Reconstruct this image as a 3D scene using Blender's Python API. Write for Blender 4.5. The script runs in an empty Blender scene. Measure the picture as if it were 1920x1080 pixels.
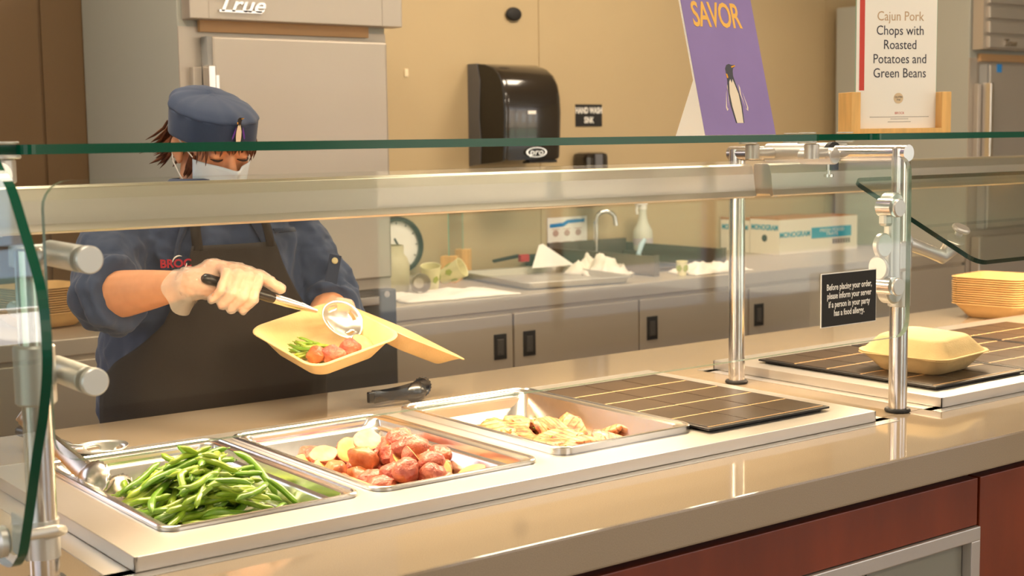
import bpy, bmesh, math, random
from mathutils import Vector, Matrix, Euler, noise
random.seed(7)
S = bpy.context.scene
COL = S.collection
R = math.radians
PI = math.pi

def srgb(r, g, b):
    f = lambda c: (c/255/12.92) if c/255 <= .04045 else ((c/255+.055)/1.055)**2.4
    return (f(r), f(g), f(b), 1.0)

# ------------------------------------------------------------------ camera
cam = bpy.data.cameras.new('camera')
co = bpy.data.objects.new('camera', cam); COL.objects.link(co)
CAM = Vector((-.7460, -1.81263, 1.460615))
yaw, pitch, roll = .643445669, .105116190, -.014484353
fw = Vector((math.sin(yaw)*math.cos(pitch), math.cos(yaw)*math.cos(pitch), -math.sin(pitch)))
rt = Vector((math.cos(yaw), -math.sin(yaw), 0)); up = rt.cross(fw)
rt2 = rt*math.cos(roll) + up*math.sin(roll); up2 = -rt*math.sin(roll) + up*math.cos(roll)
m = Matrix((rt2, up2, -fw)).transposed().to_4x4(); m.translation = CAM
co.matrix_world = m
cam.sensor_width = 36; cam.lens = 2613.22642/1920*36
cam.clip_start = .05; cam.clip_end = 200
cam.dof.use_dof = True; cam.dof.focus_distance = 2.55; cam.dof.aperture_fstop = 6.3
S.camera = co
VIEW_RIGHT = Vector((math.cos(yaw), -math.sin(yaw), 0)); VIEW_DEEP = Vector((math.sin(yaw), math.cos(yaw), 0))

# ------------------------------------------------------------------ colour management, world
S.view_settings.view_transform = 'Standard'; S.view_settings.look = 'None'
S.view_settings.gamma = 1; S.view_settings.use_curve_mapping = False
S.view_settings.exposure = EXPOSURE = .40
w = bpy.data.worlds.new('sky'); S.world = w; w.use_nodes = True
nt = w.node_tree; bg = nt.nodes['Background']
sky = nt.nodes.new('ShaderNodeTexSky'); sky.sky_type = 'PREETHAM'
sky.turbidity = 4; sky.sun_direction = Vector((-.5, .6, .62)).normalized()
nt.links.new(sky.outputs[0], bg.inputs[0]); bg.inputs[1].default_value = 2.7

def area(name, loc, aim, sx, sy, power, col, spread=180):
    l = bpy.data.lights.new(name, 'AREA'); l.shape = 'RECTANGLE'; l.size = sx; l.size_y = sy
    l.energy = power; l.color = col; l.spread = R(spread)
    o = bpy.data.objects.new(name, l); COL.objects.link(o); o.location = loc
    o.rotation_euler = (Vector(aim)-Vector(loc)).to_track_quat('-Z', 'Y').to_euler()
    return o
WARM = (1.0, .74, .46); NEUT = (1.0, .84, .64); DAY = (.80, .91, 1.0)
# daylight (the sky above) enters through the front window at y=-6 and the side window at x=-5: sampling portals only
for n, l, t, sx, sy in (('front_window_portal', (6.9, -5.99, 1.5), (6.9, 0, 1.5), 6.0, 2.7), ('door_window_portal', (.85, -5.99, 1.5), (.85, 0, 1.5), 1.9, 2.7), ('side_window_portal', (-4.99, -1.5, 1.65), (0, -1.5, 1.65), 5.2, 2.5)):
    area(n, l, t, sx, sy, 1, (1, 1, 1)).data.cycles.is_portal = True
sn = bpy.data.lights.new('sun', 'SUN'); sn.energy = 13; sn.angle = R(.6); sn.color = (1, .96, .9)
so = bpy.data.objects.new('sun', sn); COL.objects.link(so); so.location = (0, 8, 12); so.rotation_euler = Vector((-.25, -.72, -.65)).to_track_quat('-Z', 'Y').to_euler()
# recessed ceiling panels over the aisle and over the serving counter and the dining side
for i, (x, y, p) in enumerate([(.2, 1.35, 20), (2.3, 1.45, 24), (3.3, 1.45, 20), (-.3, -.9, 14), (1.9, -.9, 14), (.6, -3.2, 22), (3.6, -3.2, 22)]):
    area('ceiling_panel_light', (x, y, 2.955), (x, y+.0001, 0), .55, .55, p, NEUT)
# heat lamp strips under the two lamp bars
area('heat_lamp_light', (.72, .356, 1.3265), (.72, .30, 0), 1.35, .05, 12.5, WARM)
area('heat_lamp_light', (2.6, .356, 1.3265), (2.6, .30, 0), 1.35, .05, 12.5, WARM)

# ------------------------------------------------------------------ materials
MATS = {}
def mat(name, col, rough=.5, metal=0., spec=.5, bump=0., bscale=40, var=0., vscale=6, vcol=None, stretch=None, coat=0., sheen=0., sss=0., alpha=1.):
    if name in MATS: return MATS[name]
    m = bpy.data.materials.new(name); m.use_nodes = True; t = m.node_tree; b = t.nodes['Principled BSDF']
    b.inputs['Base Color'].default_value = col; b.inputs['Roughness'].default_value = rough
    b.inputs['Metallic'].default_value = metal; b.inputs['Specular IOR Level'].default_value = spec
    b.inputs['Coat Weight'].default_value = coat; b.inputs['Sheen Weight'].default_value = sheen
    b.inputs['Alpha'].default_value = alpha
    if sss: b.inputs['Subsurface Weight'].default_value = sss; b.inputs['Subsurface Radius'].default_value = (.02, .008, .004)
    if bump or var:
        tc = t.nodes.new('ShaderNodeTexCoord'); mp = t.nodes.new('ShaderNodeMapping')
        t.links.new(tc.outputs['Object'], mp.inputs[0])
        if stretch: mp.inputs['Scale'].default_value = stretch
    if var:
        n = t.nodes.new('ShaderNodeTexNoise'); n.inputs['Scale'].default_value = vscale; n.inputs['Detail'].default_value = 5
        t.links.new(mp.outputs[0], n.inputs['Vector'])
        cr = t.nodes.new('ShaderNodeValToRGB')
        c2 = vcol or tuple(max(0, c*(1-var)) for c in col[:3])+(1,)
        c1 = col if vcol else tuple(min(1, c*(1+var)) for c in col[:3])+(1,)
        cr.color_ramp.elements[0].position = .35; cr.color_ramp.elements[1].position = .65
        cr.color_ramp.elements[0].color = c2; cr.color_ramp.elements[1].color = c1
        t.links.new(n.outputs['Fac'], cr.inputs[0]); t.links.new(cr.outputs[0], b.inputs['Base Color'])
    if bump:
        n2 = t.nodes.new('ShaderNodeTexNoise'); n2.inputs['Scale'].default_value = bscale; n2.inputs['Detail'].default_value = 4
        t.links.new(mp.outputs[0], n2.inputs['Vector'])
        bp = t.nodes.new('ShaderNodeBump'); bp.inputs['Strength'].default_value = bump; bp.inputs['Distance'].default_value = .01
        t.links.new(n2.outputs['Fac'], bp.inputs['Height']); t.links.new(bp.outputs[0], b.inputs['Normal'])
    MATS[name] = m
    return m

def glass(name, tint, refl=1.0):
    m = bpy.data.materials.new(name); m.use_nodes = True; t = m.node_tree; t.nodes.clear()
    out = t.nodes.new('ShaderNodeOutputMaterial'); mx = t.nodes.new('ShaderNodeMixShader')
    tr = t.nodes.new('ShaderNodeBsdfTransparent'); tr.inputs[0].default_value = tint
    gl = t.nodes.new('ShaderNodeBsdfGlossy'); gl.inputs['Roughness'].default_value = .02
    lw = t.nodes.new('ShaderNodeLayerWeight'); lw.inputs[0].default_value = .5
    pw = t.nodes.new('ShaderNodeMath'); pw.operation = 'POWER'; pw.inputs[1].default_value = 4.5
    ma = t.nodes.new('ShaderNodeMath'); ma.operation = 'MULTIPLY_ADD'; ma.inputs[1].default_value = .95; ma.inputs[2].default_value = .036*refl
    t.links.new(lw.outputs['Facing'], pw.inputs[0]); t.links.new(pw.outputs[0], ma.inputs[0])
    t.links.new(ma.outputs[0], mx.inputs[0]); t.links.new(tr.outputs[0], mx.inputs[1]); t.links.new(gl.outputs[0], mx.inputs[2])
    t.links.new(mx.outputs[0], out.inputs[0])
    MATS[name] = m
    return m

def emit(name, col, strength):
    m = bpy.data.materials.new(name); m.use_nodes = True; b = m.node_tree.nodes['Principled BSDF']
    b.inputs['Base Color'].default_value = col; b.inputs['Emission Color'].default_value = col
    b.inputs['Emission Strength'].default_value = strength
    return m

G_PANE = glass('clear_glass', (.975, .985, .975, 1))
G_TINT = glass('green_tinted_glass', (.93, .975, .955, 1), 1.5)
G_EDGE = mat('green_glass_edge', (.0008, .075, .040, 1), .18, spec=.35)
G_EDGE_LIGHT = mat('pale_glass_edge', (.22, .29, .20, 1), .1, spec=.7, alpha=.9)
G_EDGE_DARK = mat('dark_glass_edge', (.004, .03, .022, 1), .1, spec=.6)
G_ACRYL = mat('acrylic_edge', srgb(130, 215, 190), .15, alpha=.8)
STEEL = mat('brushed_steel', (.60, .52, .41, 1), .40, .68, bump=.03, bscale=30, stretch=(1, 1, 12))
STEEL_DECK = mat('deck_steel', (.66, .62, .57, 1), .34, .8)
STEEL_PAN = mat('pan_steel', (.78, .765, .745, 1), .23, 1, bump=.02, bscale=60)
CHROME = mat('polished_tube', (.80, .77, .74, 1), .20, 1)
SATIN = mat('satin_aluminium', (.66, .65, .62, 1), .40, .8)
FRIDGE = mat('fridge_steel', (.54, .48, .41, 1), .46, .7, bump=.02, bscale=14, stretch=(1, 1, 10))
FRIDGE_SIDE = mat('fridge_side_panel', srgb(172, 172, 162), .45, .1)
DARKSTEEL = mat('dark_steel', (.10, .092, .085, 1), .38, .6)
BLACK = mat('black_plastic', (.012, .011, .010, 1), .35)
BLACKM = mat('matt_black', (.015, .013, .012, 1), .7)
RUBBER = mat('black_rubber', (.012, .012, .012, 1), .6)
WHITE = mat('white_print', srgb(240, 236, 228), .5)
KRAFT = mat('moulded_fibre', srgb(224, 192, 136), .75, bump=.12, bscale=220, var=.04, vscale=30)
KRAFT2 = mat('kraft_fibre_stack', srgb(222, 180, 118), .75, bump=.1, bscale=160, var=.05, vscale=20)
BAMBOO = mat('bamboo', srgb(226, 178, 108), .45, var=.09, vscale=9, stretch=(9, 9, 1), spec=.4)
PAPER = mat('white_paper', srgb(238, 234, 226), .6)
CLOTHW = mat('white_cloth', srgb(235, 226, 212), .85, bump=.3, bscale=40)

# ------------------------------------------------------------------ mesh builder
class MB:
    def __init__(s): s.bm = bmesh.new()
    def _f(s, vs, mi=0, smooth=False):
        try:
            f = s.bm.faces.new(vs); f.material_index = mi; f.smooth = smooth; return f
        except ValueError: return None
    def box(s, x0, x1, y0, y1, z0, z1, M=None, mi=0, bev=0):
        b = bmesh.new(); bmesh.ops.create_cube(b, size=1)
        bmesh.ops.scale(b, vec=(abs(x1-x0), abs(y1-y0), abs(z1-z0)), verts=b.verts)
        bmesh.ops.translate(b, vec=((x0+x1)/2, (y0+y1)/2, (z0+z1)/2), verts=b.verts)
        if bev:
            bmesh.ops.bevel(b, geom=list(b.edges), offset=bev, segments=2, affect='EDGES', profile=.6)
        s.merge(b, M, mi); return s
    def merge(s, b, M=None, mi=None, smooth=None):
        if M is not None: bmesh.ops.transform(b, matrix=M, verts=b.verts)
        me = bpy.data.meshes.new('tmp'); b.to_mesh(me); b.free()
        n0 = len(s.bm.faces); s.bm.from_mesh(me); bpy.data.meshes.remove(me)
        s.bm.faces.ensure_lookup_table()
        if mi is not None or smooth is not None:
            for f in s.bm.faces[n0:]:
                if mi is not None: f.material_index = mi
                if smooth is not None: f.smooth = smooth
        return s
    def rings(s, rings, closed=True, caps=(True, True), mi=0, smooth=True, wrap=False):
        vs = [[s.bm.verts.new(p) for p in r] for r in rings]
        n = len(vs[0]); k = len(vs)
        for a in range(k if wrap else k-1):
            A, B = vs[a], vs[(a+1) % k]
            for i in range(n if closed else n-1):
                j = (i+1) % n
                s._f((A[i], A[j], B[j], B[i]), mi, smooth)
        if closed and not wrap:
            if caps[0]: s._f(list(reversed(vs[0])), mi, False)
            if caps[1]: s._f(vs[-1], mi, False)
        return s
    def tube(s, pts, rad, n=12, mi=0, caps=True, flat=None):
        pts = [Vector(p) for p in pts]
        if not hasattr(rad, '__len__'): rad = [rad]*len(pts)
        rings = []; t0 = (pts[1]-pts[0]).normalized()
        a = Vector((0, 0, 1)) if abs(t0.z) < .9 else Vector((1, 0, 0))
        u = t0.cross(a).normalized()
        for i, p in enumerate(pts):
            t = (pts[min(i+1, len(pts)-1)]-pts[max(i-1, 0)]).normalized()
            u = (u-t*u.dot(t)).normalized(); v = t.cross(u)
            fx, fy = flat if flat else (1, 1)
            rings.append([p+(u*math.cos(2*PI*k/n)*fx+v*math.sin(2*PI*k/n)*fy)*rad[i] for k in range(n)])
        return s.rings(rings, True, (caps, caps), mi)
    def cyl(s, p0, p1, r0, r1=None, n=20, mi=0, bev=0):
        p0, p1 = Vector(p0), Vector(p1); r1 = r0 if r1 is None else r1
        if bev:
            d = (p1-p0).normalized()
            return s.tube([p0, p0+d*1e-5, p0+d*bev, p1-d*bev, p1-d*1e-5, p1], [r0-bev, r0-bev, r0, r1, r1-bev, r1-bev], n, mi)
        return s.tube([p0, p1], [r0, r1], n, mi)
    def lathe(s, prof, M=None, n=24, mi=0, caps=(False, False)):
        rings = [[Vector((r*math.cos(2*PI*k/n), r*math.sin(2*PI*k/n), z)) for k in range(n)] for r, z in prof]
        if M is not None: rings = [[M @ p for p in r] for r in rings]
        return s.rings(rings, True, caps, mi)
    def ball(s, c, rx, ry=None, rz=None, M=None, mi=0, seg=16):
        b = bmesh.new(); bmesh.ops.create_uvsphere(b, u_segments=seg, v_segments=max(6, seg*2//3), radius=1)
        mm = Matrix.Translation(Vector(c)) @ (M.to_4x4() if M is not None else Matrix()) @ Matrix.Diagonal((rx, ry or rx, rz or rx, 1))
        return s.merge(b, mm, mi, True)
    def caps(s, p0, p1, r0, r1, n=14, mi=0):
        p0, p1 = Vector(p0), Vector(p1); d = (p1-p0); L = d.length; d = d/L if L > 1e-9 else Vector((0, 0, 1))
        P, Q = [], []
        for k in range(1, 5): a = PI/2*k/5; P.append(p0-d*r0*math.cos(a)); Q.append(r0*math.sin(a))
        P += [p0, p1]; Q += [r0, r1]
        for k in range(1, 5): a = PI/2*k/5; P.append(p1+d*r1*math.sin(a)); Q.append(r1*math.cos(a))
        return s.tube(P, Q, n, mi)
    def prism(s, poly, M, d0, d1, mi=0, emi=None):
        """polygon in local xy extruded along local z from d0 to d1"""
        A = [s.bm.verts.new(M @ Vector((x, y, d1))) for x, y in poly]; B = [s.bm.verts.new(M @ Vector((x, y, d0))) for x, y in poly]
        s._f(A, mi); s._f(list(reversed(B)), mi); n = len(poly); e = mi if emi is None else emi
        for i in range(n): j = (i+1) % n; s._f((B[i], B[j], A[j], A[i]), e)
        return s
    def text(s, txt, M, size, xs=1., depth=.0006, align='CENTER', mi=0, spacing=1., shear=0., line=1., bold=0.):
        c = bpy.data.curves.new('t', 'FONT'); c.body = txt; c.size = size; c.align_x = align; c.align_y = 'CENTER'
        c.extrude = depth; c.space_character = spacing; c.shear = shear; c.space_line = line; c.resolution_u = 3; c.offset = bold
        o = bpy.data.objects.new('t', c); COL.objects.link(o)
        dg = bpy.context.evaluated_depsgraph_get(); me = bpy.data.meshes.new_from_object(o.evaluated_get(dg))
        b = bmesh.new(); b.from_mesh(me); bpy.data.meshes.remove(me)
        bpy.data.objects.remove(o); bpy.data.curves.remove(c)
        return s.merge(b, M @ Matrix.Diagonal((xs, 1, 1, 1)), mi)

def rrect(w, d, r, z=0, n=5, cx=0, cy=0):
    out = []
    for (sx, sy, a0) in ((1, 1, 0), (-1, 1, 90), (-1, -1, 180), (1, -1, 270)):
        for k in range(n+1):
            a = R(a0+90*k/n)
            out.append(Vector((cx+sx*(w/2-r)+r*math.cos(a), cy+sy*(d/2-r)+r*math.sin(a), z)))
    return out
def frame(o, x, y):
    """matrix with local x, y axes given, z = x cross y"""
    x = Vector(x).normalized(); y = Vector(y); y = (y-x*y.dot(x)).normalized(); z = x.cross(y)
    M = Matrix((x, y, z)).transposed().to_4x4(); M.translation = Vector(o); return M
def TRS(loc, rot=(0, 0, 0)): return Matrix.Translation(Vector(loc)) @ Euler(rot).to_matrix().to_4x4()

# ------------------------------------------------------------------ objects
WM = {}
def tag(o, label=None, cat=None, group=None, kind=None):
    if label: o['label'] = label
    if cat: o['category'] = cat
    if group: o['group'] = group
    if kind: o['kind'] = kind
    return o
def thing(name, label, cat, loc=(0, 0, 0), rot=(0, 0, 0), group=None):
    o = bpy.data.objects.new(name, None); COL.objects.link(o); o.location = loc; o.rotation_euler = rot
    o.empty_display_size = .05
    WM[o.name] = TRS(loc, rot)
    return tag(o, label, cat, group)
def part(name, mb, m, parent=None, world=True, label=None, bevel=0, origin=None, solid=0, subd=0):
    """links one mesh; world=True: mesh is in world coordinates and is carried into the parent's frame"""
    if parent is not None and world and parent.name in WM:
        bmesh.ops.transform(mb.bm, matrix=WM[parent.name].inverted(), verts=mb.bm.verts)
    if origin is not None: bmesh.ops.translate(mb.bm, vec=-Vector(origin), verts=mb.bm.verts)
    bmesh.ops.recalc_face_normals(mb.bm, faces=mb.bm.faces)
    me = bpy.data.meshes.new(name); mb.bm.to_mesh(me); mb.bm.free()
    if len(me.polygons) < 20000:
        fl = [p.use_smooth for p in me.polygons]; me.set_sharp_from_angle(angle=R(42)); me.polygons.foreach_set('use_smooth', fl)
    for x in (m if isinstance(m, (list, tuple)) else [m]): me.materials.append(x)
    o = bpy.data.objects.new(name, me); COL.objects.link(o)
    if origin is not None: o.location = origin
    if parent is not None:
        o.parent = parent; WM[o.name] = WM.get(parent.name, Matrix())
    if bevel:
        b = o.modifiers.new('bevel', 'BEVEL'); b.width = bevel; b.segments = 2; b.limit_method = 'ANGLE'
    if solid:
        b = o.modifiers.new('solid', 'SOLIDIFY'); b.thickness = solid; b.offset = 0
    if subd:
        b = o.modifiers.new('subd', 'SUBSURF'); b.levels = subd; b.render_levels = subd
    if label: o['label'] = label
    return o
def single(name, mb, m, label, cat, origin, group=None, **k): return tag(part(name, mb, m, origin=origin, **k), label, cat, group)
def struct(name, mb, m, **k): return tag(part(name, mb, m, **k), kind='structure')
def copy_tree(o, loc=None, rot=None, label=None, scale=None):
    c = o.copy(); COL.objects.link(c)
    if loc is not None: c.location = loc
    if rot is not None: c.rotation_euler = rot
    if scale is not None: c.scale = scale
    if label: c['label'] = label
    for ch in list(o.children):
        d = ch.copy(); COL.objects.link(d); d.parent = c; d.matrix_parent_inverse = ch.matrix_parent_inverse.copy()
        for g in list(ch.children):
            e = g.copy(); COL.objects.link(e); e.parent = d
    return c
def bake_remesh(mb, vox, smooth=6, fac=.5, disp=None):
    """one continuous surface from overlapping volumes"""
    me = bpy.data.meshes.new('t'); mb.bm.to_mesh(me); mb.bm.free()
    o = bpy.data.objects.new('t', me); COL.objects.link(o)
    r = o.modifiers.new('r', 'REMESH'); r.mode = 'VOXEL'; r.voxel_size = vox; r.use_smooth_shade = True
    s = o.modifiers.new('s', 'SMOOTH'); s.factor = fac; s.iterations = smooth
    for (tex, strength) in disp or []:
        d = o.modifiers.new('d', 'DISPLACE'); d.texture = tex; d.strength = strength; d.mid_level = .5; d.texture_coords = 'GLOBAL'
    dg = bpy.context.evaluated_depsgraph_get(); me2 = bpy.data.meshes.new_from_object(o.evaluated_get(dg))
    bpy.data.objects.remove(o); bpy.data.meshes.remove(me)
    out = MB(); out.bm.from_mesh(me2); bpy.data.meshes.remove(me2)
    for f in out.bm.faces: f.smooth = True
    return out
# ================================================================== the setting
DK, CT = .9225, .90
WALL = mat('tan_wall_paint', srgb(188, 166, 128), .55, bump=.02, bscale=6, var=.03, vscale=1.5)
WALL_SHADED = mat('shaded_tan_wall', srgb(112, 86, 56), .5, var=.05, vscale=2)  # back wall left of the fridge: its weaker light is put into the colour
LIGHTW = mat('pale_wall', srgb(215, 205, 190), .7)
b = MB(); b.box(-5, 10.5, -6, 2.8, -.1, 0); struct('floor', b, mat('floor_tile', srgb(150, 130, 110), .35, var=.06, vscale=3))
b = MB(); b.box(-5, 10.5, -6, 2.8, 3.0, 3.1); struct('ceiling', b, mat('ceiling_white', srgb(228, 220, 206), .85))
b = MB(); b.box(.92, 2.868, 2.8, 2.9, 0, 3.0); b.box(2.872, 4.66, 2.8, 2.9, 0, 3.0); b.box(4.664, 10.5, 2.8, 2.9, 0, 3); b.box(.92, 10.5, 2.804, 2.9, 0, 3)
struct('wall_back', b, WALL)
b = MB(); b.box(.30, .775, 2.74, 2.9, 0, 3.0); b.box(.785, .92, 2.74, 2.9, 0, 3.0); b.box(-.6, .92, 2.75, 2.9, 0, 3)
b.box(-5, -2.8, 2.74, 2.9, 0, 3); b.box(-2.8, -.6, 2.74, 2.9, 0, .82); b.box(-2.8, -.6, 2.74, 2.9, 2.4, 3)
struct('wall_back_left', b, WALL_SHADED)
b = MB(); b.box(10.5, 10.6, -6, 2.9, 0, 3); struct('wall_right', b, WALL)
b = MB(); b.box(-5.1, -5, -6, -4.1, 0, 3); b.box(-5.1, -5, 1.1, 2.9, 0, 3); b.box(-5.1, -5, -4.1, 1.1, 0, .4); b.box(-5.1, -5, -4.1, 1.1, 2.9, 3)
struct('wall_left', b, LIGHTW)
WINS = [(-.1, 1.80), (3.85, 9.9)]
b = MB(); b.box(-5.1, WINS[0][0], -6.1, -6, 0, 3); b.box(WINS[0][1], WINS[1][0], -6.1, -6, 0, 3); b.box(WINS[1][1], 10.6, -6.1, -6, 0, 3)
for x0, x1 in WINS: b.box(x0, x1, -6.1, -6, 0, .12); b.box(x0, x1, -6.1, -6, 2.85, 3)
struct('wall_front', b, LIGHTW)
FRM = mat('window_frame_white', srgb(220, 222, 222), .5)
for i, (x0, x1) in enumerate(WINS):
    b = MB(); n = (1, 4)[i]
    for k in range(n+1): x = x0+(x1-x0)*k/n; b.box(x-.05, x+.05, -6.08, -6.02, .12, 2.85)
    b.box(x0, x1, -6.08, -6.02, .12, .2); b.box(x0, x1, -6.08, -6.02, 2.77, 2.85); b.box(x0, x1, -6.07, -6.03, .98, 1.06)
    struct('window_%d' % (1, 3)[i], b, FRM)
b = MB()
for k in range(4): y = -4.1+5.2*k/3; b.box(-5.08, -5.02, y-.05, y+.05, .4, 2.9)
b.box(-5.08, -5.02, -4.1, 1.1, .4, .48); b.box(-5.08, -5.02, -4.1, 1.1, 2.82, 2.9); b.box(-5.07, -5.03, -4.1, 1.1, 1.05, 1.13)
struct('window_2', b, FRM)
b = MB(); b.box(-2.8, -.6, 2.70, 2.92, .80, .86); b.box(-2.8, -.6, 2.76, 2.84, 2.33, 2.4)
for x in (-2.77, -1.7, -.63): b.box(x-.03, x+.03, 2.76, 2.84, .86, 2.33)
struct('window_4', b, FRM)
# outdoors seen (mirrored in the glass) through the windows
b = MB(); b.box(-60, 60, -60, -6.2, -.35, -.15); b.box(-60, -5.2, -6.2, 30, -.35, -.15)
struct('ground', b, mat('lawn', srgb(120, 138, 98), .9, var=.2, vscale=.8))
b = MB(); b.box(-60, 60, -11.5, -6.2, -.14, -.12); struct('path', b, mat('concrete_path', srgb(206, 196, 172), .9))
b = MB()
b.box(-20, 30, -30, -27, -.15, 4.5)
struct('building_outside', b, mat('pale_brick', srgb(190, 165, 140), .9, var=.15, vscale=.6, stretch=(1, 1, 6)))
b = MB(); b.box(-60, 60, 2.95, 60, -.35, -.15); struct('ground_behind', b, MATS['lawn'])
b = MB(); b.box(-26, 6, 16, 19, -.15, 5.5); struct('building_behind', b, MATS['pale_brick'])
b = MB(); b.box(-26.2, 6.2, 15.85, 15.98, 2.6, 2.9); b.box(-26.2, 6.2, 15.85, 15.98, -.15, .25)
for k in range(14): b.box(-25+2.2*k, -24.7+2.2*k, 15.85, 15.99, .2, 5.5)
struct('trim_2', b, mat('pale_trim', srgb(225, 225, 220), .7))
b = MB(); b.box(-20.2, 30.2, -26.98, -26.9, 4.2, 4.6)
for k in range(16): b.box(-19+3*k, -17.6+3*k, -26.98, -26.9, 1.0, 3.2)
struct('trim_1', b, mat('pale_trim', srgb(225, 225, 220), .7))
# ceiling panels that hold the lamps
for i, (x, y) in enumerate([(.2, 1.35), (2.3, 1.45), (4.3, 1.2), (-.3, -.9), (1.9, -.9), (.6, -3.2), (3.6, -3.2)]):
    pass

# ================================================================== serving counter
QUARTZ = mat('taupe_quartz', srgb(160, 144, 123), .06, spec=.42, var=.10, vscale=700)
CHERRY = mat('cherry_veneer', srgb(122, 50, 18), .32, var=.16, vscale=2.2, stretch=(4, 4, 1), coat=.15)
CHERRYD = mat('dark_cherry', srgb(70, 32, 16), .4)
X0, X1 = -1.9, 4.2
b = MB()
holes = [(-.05, 1.42), (1.68, 3.15)]
xs = [X0] + [v for h in holes for v in h] + [X1]
b.box(X0, X1, -.31, -.055, .84, CT, bev=.004); b.box(X0, X1, .55, .935, .86, CT, bev=.004)
for i in range(0, len(xs), 2): b.box(xs[i], xs[i+1], -.056, .551, .86, CT-.00005)
single('countertop', b, QUARTZ, 'long speckled taupe quartz worktop of the serving counter', 'countertop', (.7, -.3, .84))
t = thing('counter_cabinet', 'cherry wood cabinet front under the quartz serving counter', 'cabinet', (.7, -.29, 0))
b = MB(); b.box(X0, X1, -.262, -.24, .10, .838); b.box(X0, X1, .90, .915, .1, .858); b.box(X0, X0+.02, -.26, .9, .1, .858); b.box(X1-.02, X1, -.26, .9, .1, .858); b.box(X0, X1, -.2, .86, 0, .1); part('carcass', b, CHERRYD, t)
b = MB(); b.box(X0, 1.478, -.29, -.262, .732, .822, bev=.0015); part('panel', b, CHERRY, t)
b = MB(); b.box(1.486, X1, -.29, -.262, .12, .822, bev=.0015); part('panel', b, CHERRY, t)
b = MB(); b.box(X0, .30, -.29, -.262, .12, .729, bev=.0015); part('panel', b, CHERRY, t)
fr = MB()
fr.box(.32, 1.482, -.296, -.262, .703, .730, bev=.002); fr.box(1.455, 1.482, -.296, -.262, .12, .704, bev=.002); fr.box(.32, .345, -.296, -.262, .12, .704, bev=.002); fr.box(.345, 1.455, -.294, -.262, .12, .145)
f = part('steel_frame', fr, STEEL_DECK, t, label='brushed steel frame below the wood panel')
ins = mat('grey_laminate', srgb(150, 150, 138), .3, .2)
for x0, x1 in ((.347, 1.172), (1.178, 1.453)):
    b = MB(); b.box(x0, x1, -.275, -.264, .147, .701); part('inset_panel', b, ins, t, label='smooth grey inset panel')

# ------------------------------------------------------------------ steel decks with wells
def deck(x0, x1, y0, y1, wells, name, label):
    t = thing(name, label, 'serving deck', ((x0+x1)/2, y0, CT))
    b = MB(); xs = [x0]+[v for a in wells for v in a[:2]]+[x1]; wy0, wy1 = .018, .512
    b.box(x0+.004, x1-.004, y0+.004, wy0, DK-.0025, DK); b.box(x0+.004, x1-.004, wy1, y1-.004, DK-.0025, DK)
    for i in range(0, len(xs), 2): b.box(max(xs[i], x0+.004), min(xs[i+1], x1-.004), wy0, wy1, DK-.0025, DK)
    part('deck_plate', b, STEEL_DECK, t)
    b = MB(); b.box(x0, x1, y0, y0+.005, CT+.0015, DK+.0002, bev=.0012); b.box(x0, x1, y1-.005, y1, CT+.0015, DK+.0002, bev=.0012)
    b.box(x0, x0+.005, y0, y1, CT+.0015, DK+.0002, bev=.0012); b.box(x1-.005, x1, y0, y1, CT+.0015, DK+.0002, bev=.0012)
    part('rim', b, STEEL_DECK, t)
    b = MB(); b.box(x0-.035, x1+.045, y0-.022, y0+.02, CT+.0001, CT+.0008); b.box(x0-.035, x1+.045, y1-.02, y1+.02, CT+.0001, CT+.0008); b.box(x0-.035, x0+.02, y0, y1, CT+.0001, CT+.0008); b.box(x1-.02, x1+.045, y0, y1, CT+.0001, CT+.0008)
    part('flange', b, STEEL_DECK, t)
    b = MB()
    for w0, w1 in wells:
        b.box(w0, w0+.003, wy0, wy1, .80, DK-.003); b.box(w1-.003, w1, wy0, wy1, .80, DK-.003)
        b.box(w0, w1, wy0, wy0+.003, .80, DK-.003); b.box(w0, w1, wy1-.003, wy1, .80, DK-.003); b.box(w0, w1, wy0, wy1, .797, .80)
    if wells: part('well', b, STEEL, t)
    return t
PX = [0.0, .3479, .7207]
deck(-.0749, 1.4423, -.0815, .5778, [(p+.014, p+.311) for p in PX], 'steel_deck', 'brushed steel deck holding the three food pans and one tile board')
deck(1.655, 3.17, -.0815, .5778, [], 'steel_deck', 'brushed steel deck behind the right post carrying closed takeaway box')

# ------------------------------------------------------------------ food pans
def food_pan(loc, label, deep=.062, step=True, lip=.006, w=.325, d=.53):
    t = thing('food_pan', label, 'food pan', loc); cx, cy = w/2, d/2
    L = [(0, 0, .028, -.0002), (0, 0, .028, lip-.002), (.002, .002, .027, lip), (.005, .005, .027, lip), (.007, .007, .026, lip-.0025), (.017, .017, .022, lip-.003), (.020, .020, .022, lip-.006)]
    if step: L += [(.0215, .0215, .03, -.013), (.026, .026, .03, -.0165), (.028, .028, .03, -.02)]
    L += [(.036, .036, .035, -deep+.014), (.040, .040, .035, -deep+.006), (.050, .050, .03, -deep+.001), (.06, .06, .02, -deep)]
    rings = [rrect(w-2*a, d-2*c, r, z, 5, cx, cy) for a, c, r, z in L]
    nrim = 7
    b = MB(); b.rings(rings[:nrim], True, (False, False)); part('rim', b, STEEL_PAN, t, world=False)
    b = MB(); b.rings(rings[nrim-1:], True, (False, True)); part('basin', b, STEEL_PAN, t, world=False)
    return t
food_pan((0, 0, DK+.0006), 'shallow steel food pan full of green beans, at the left end of the deck')
food_pan((PX[1], 0, DK+.0006), 'shallow steel food pan of roasted red potatoes, between beans and pork')
food_pan((PX[2], .0129, DK+.0006), 'thick-rimmed steel food pan of grilled pork, beside the brown tile board', .06, False, .013, .3233, .525)

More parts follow.
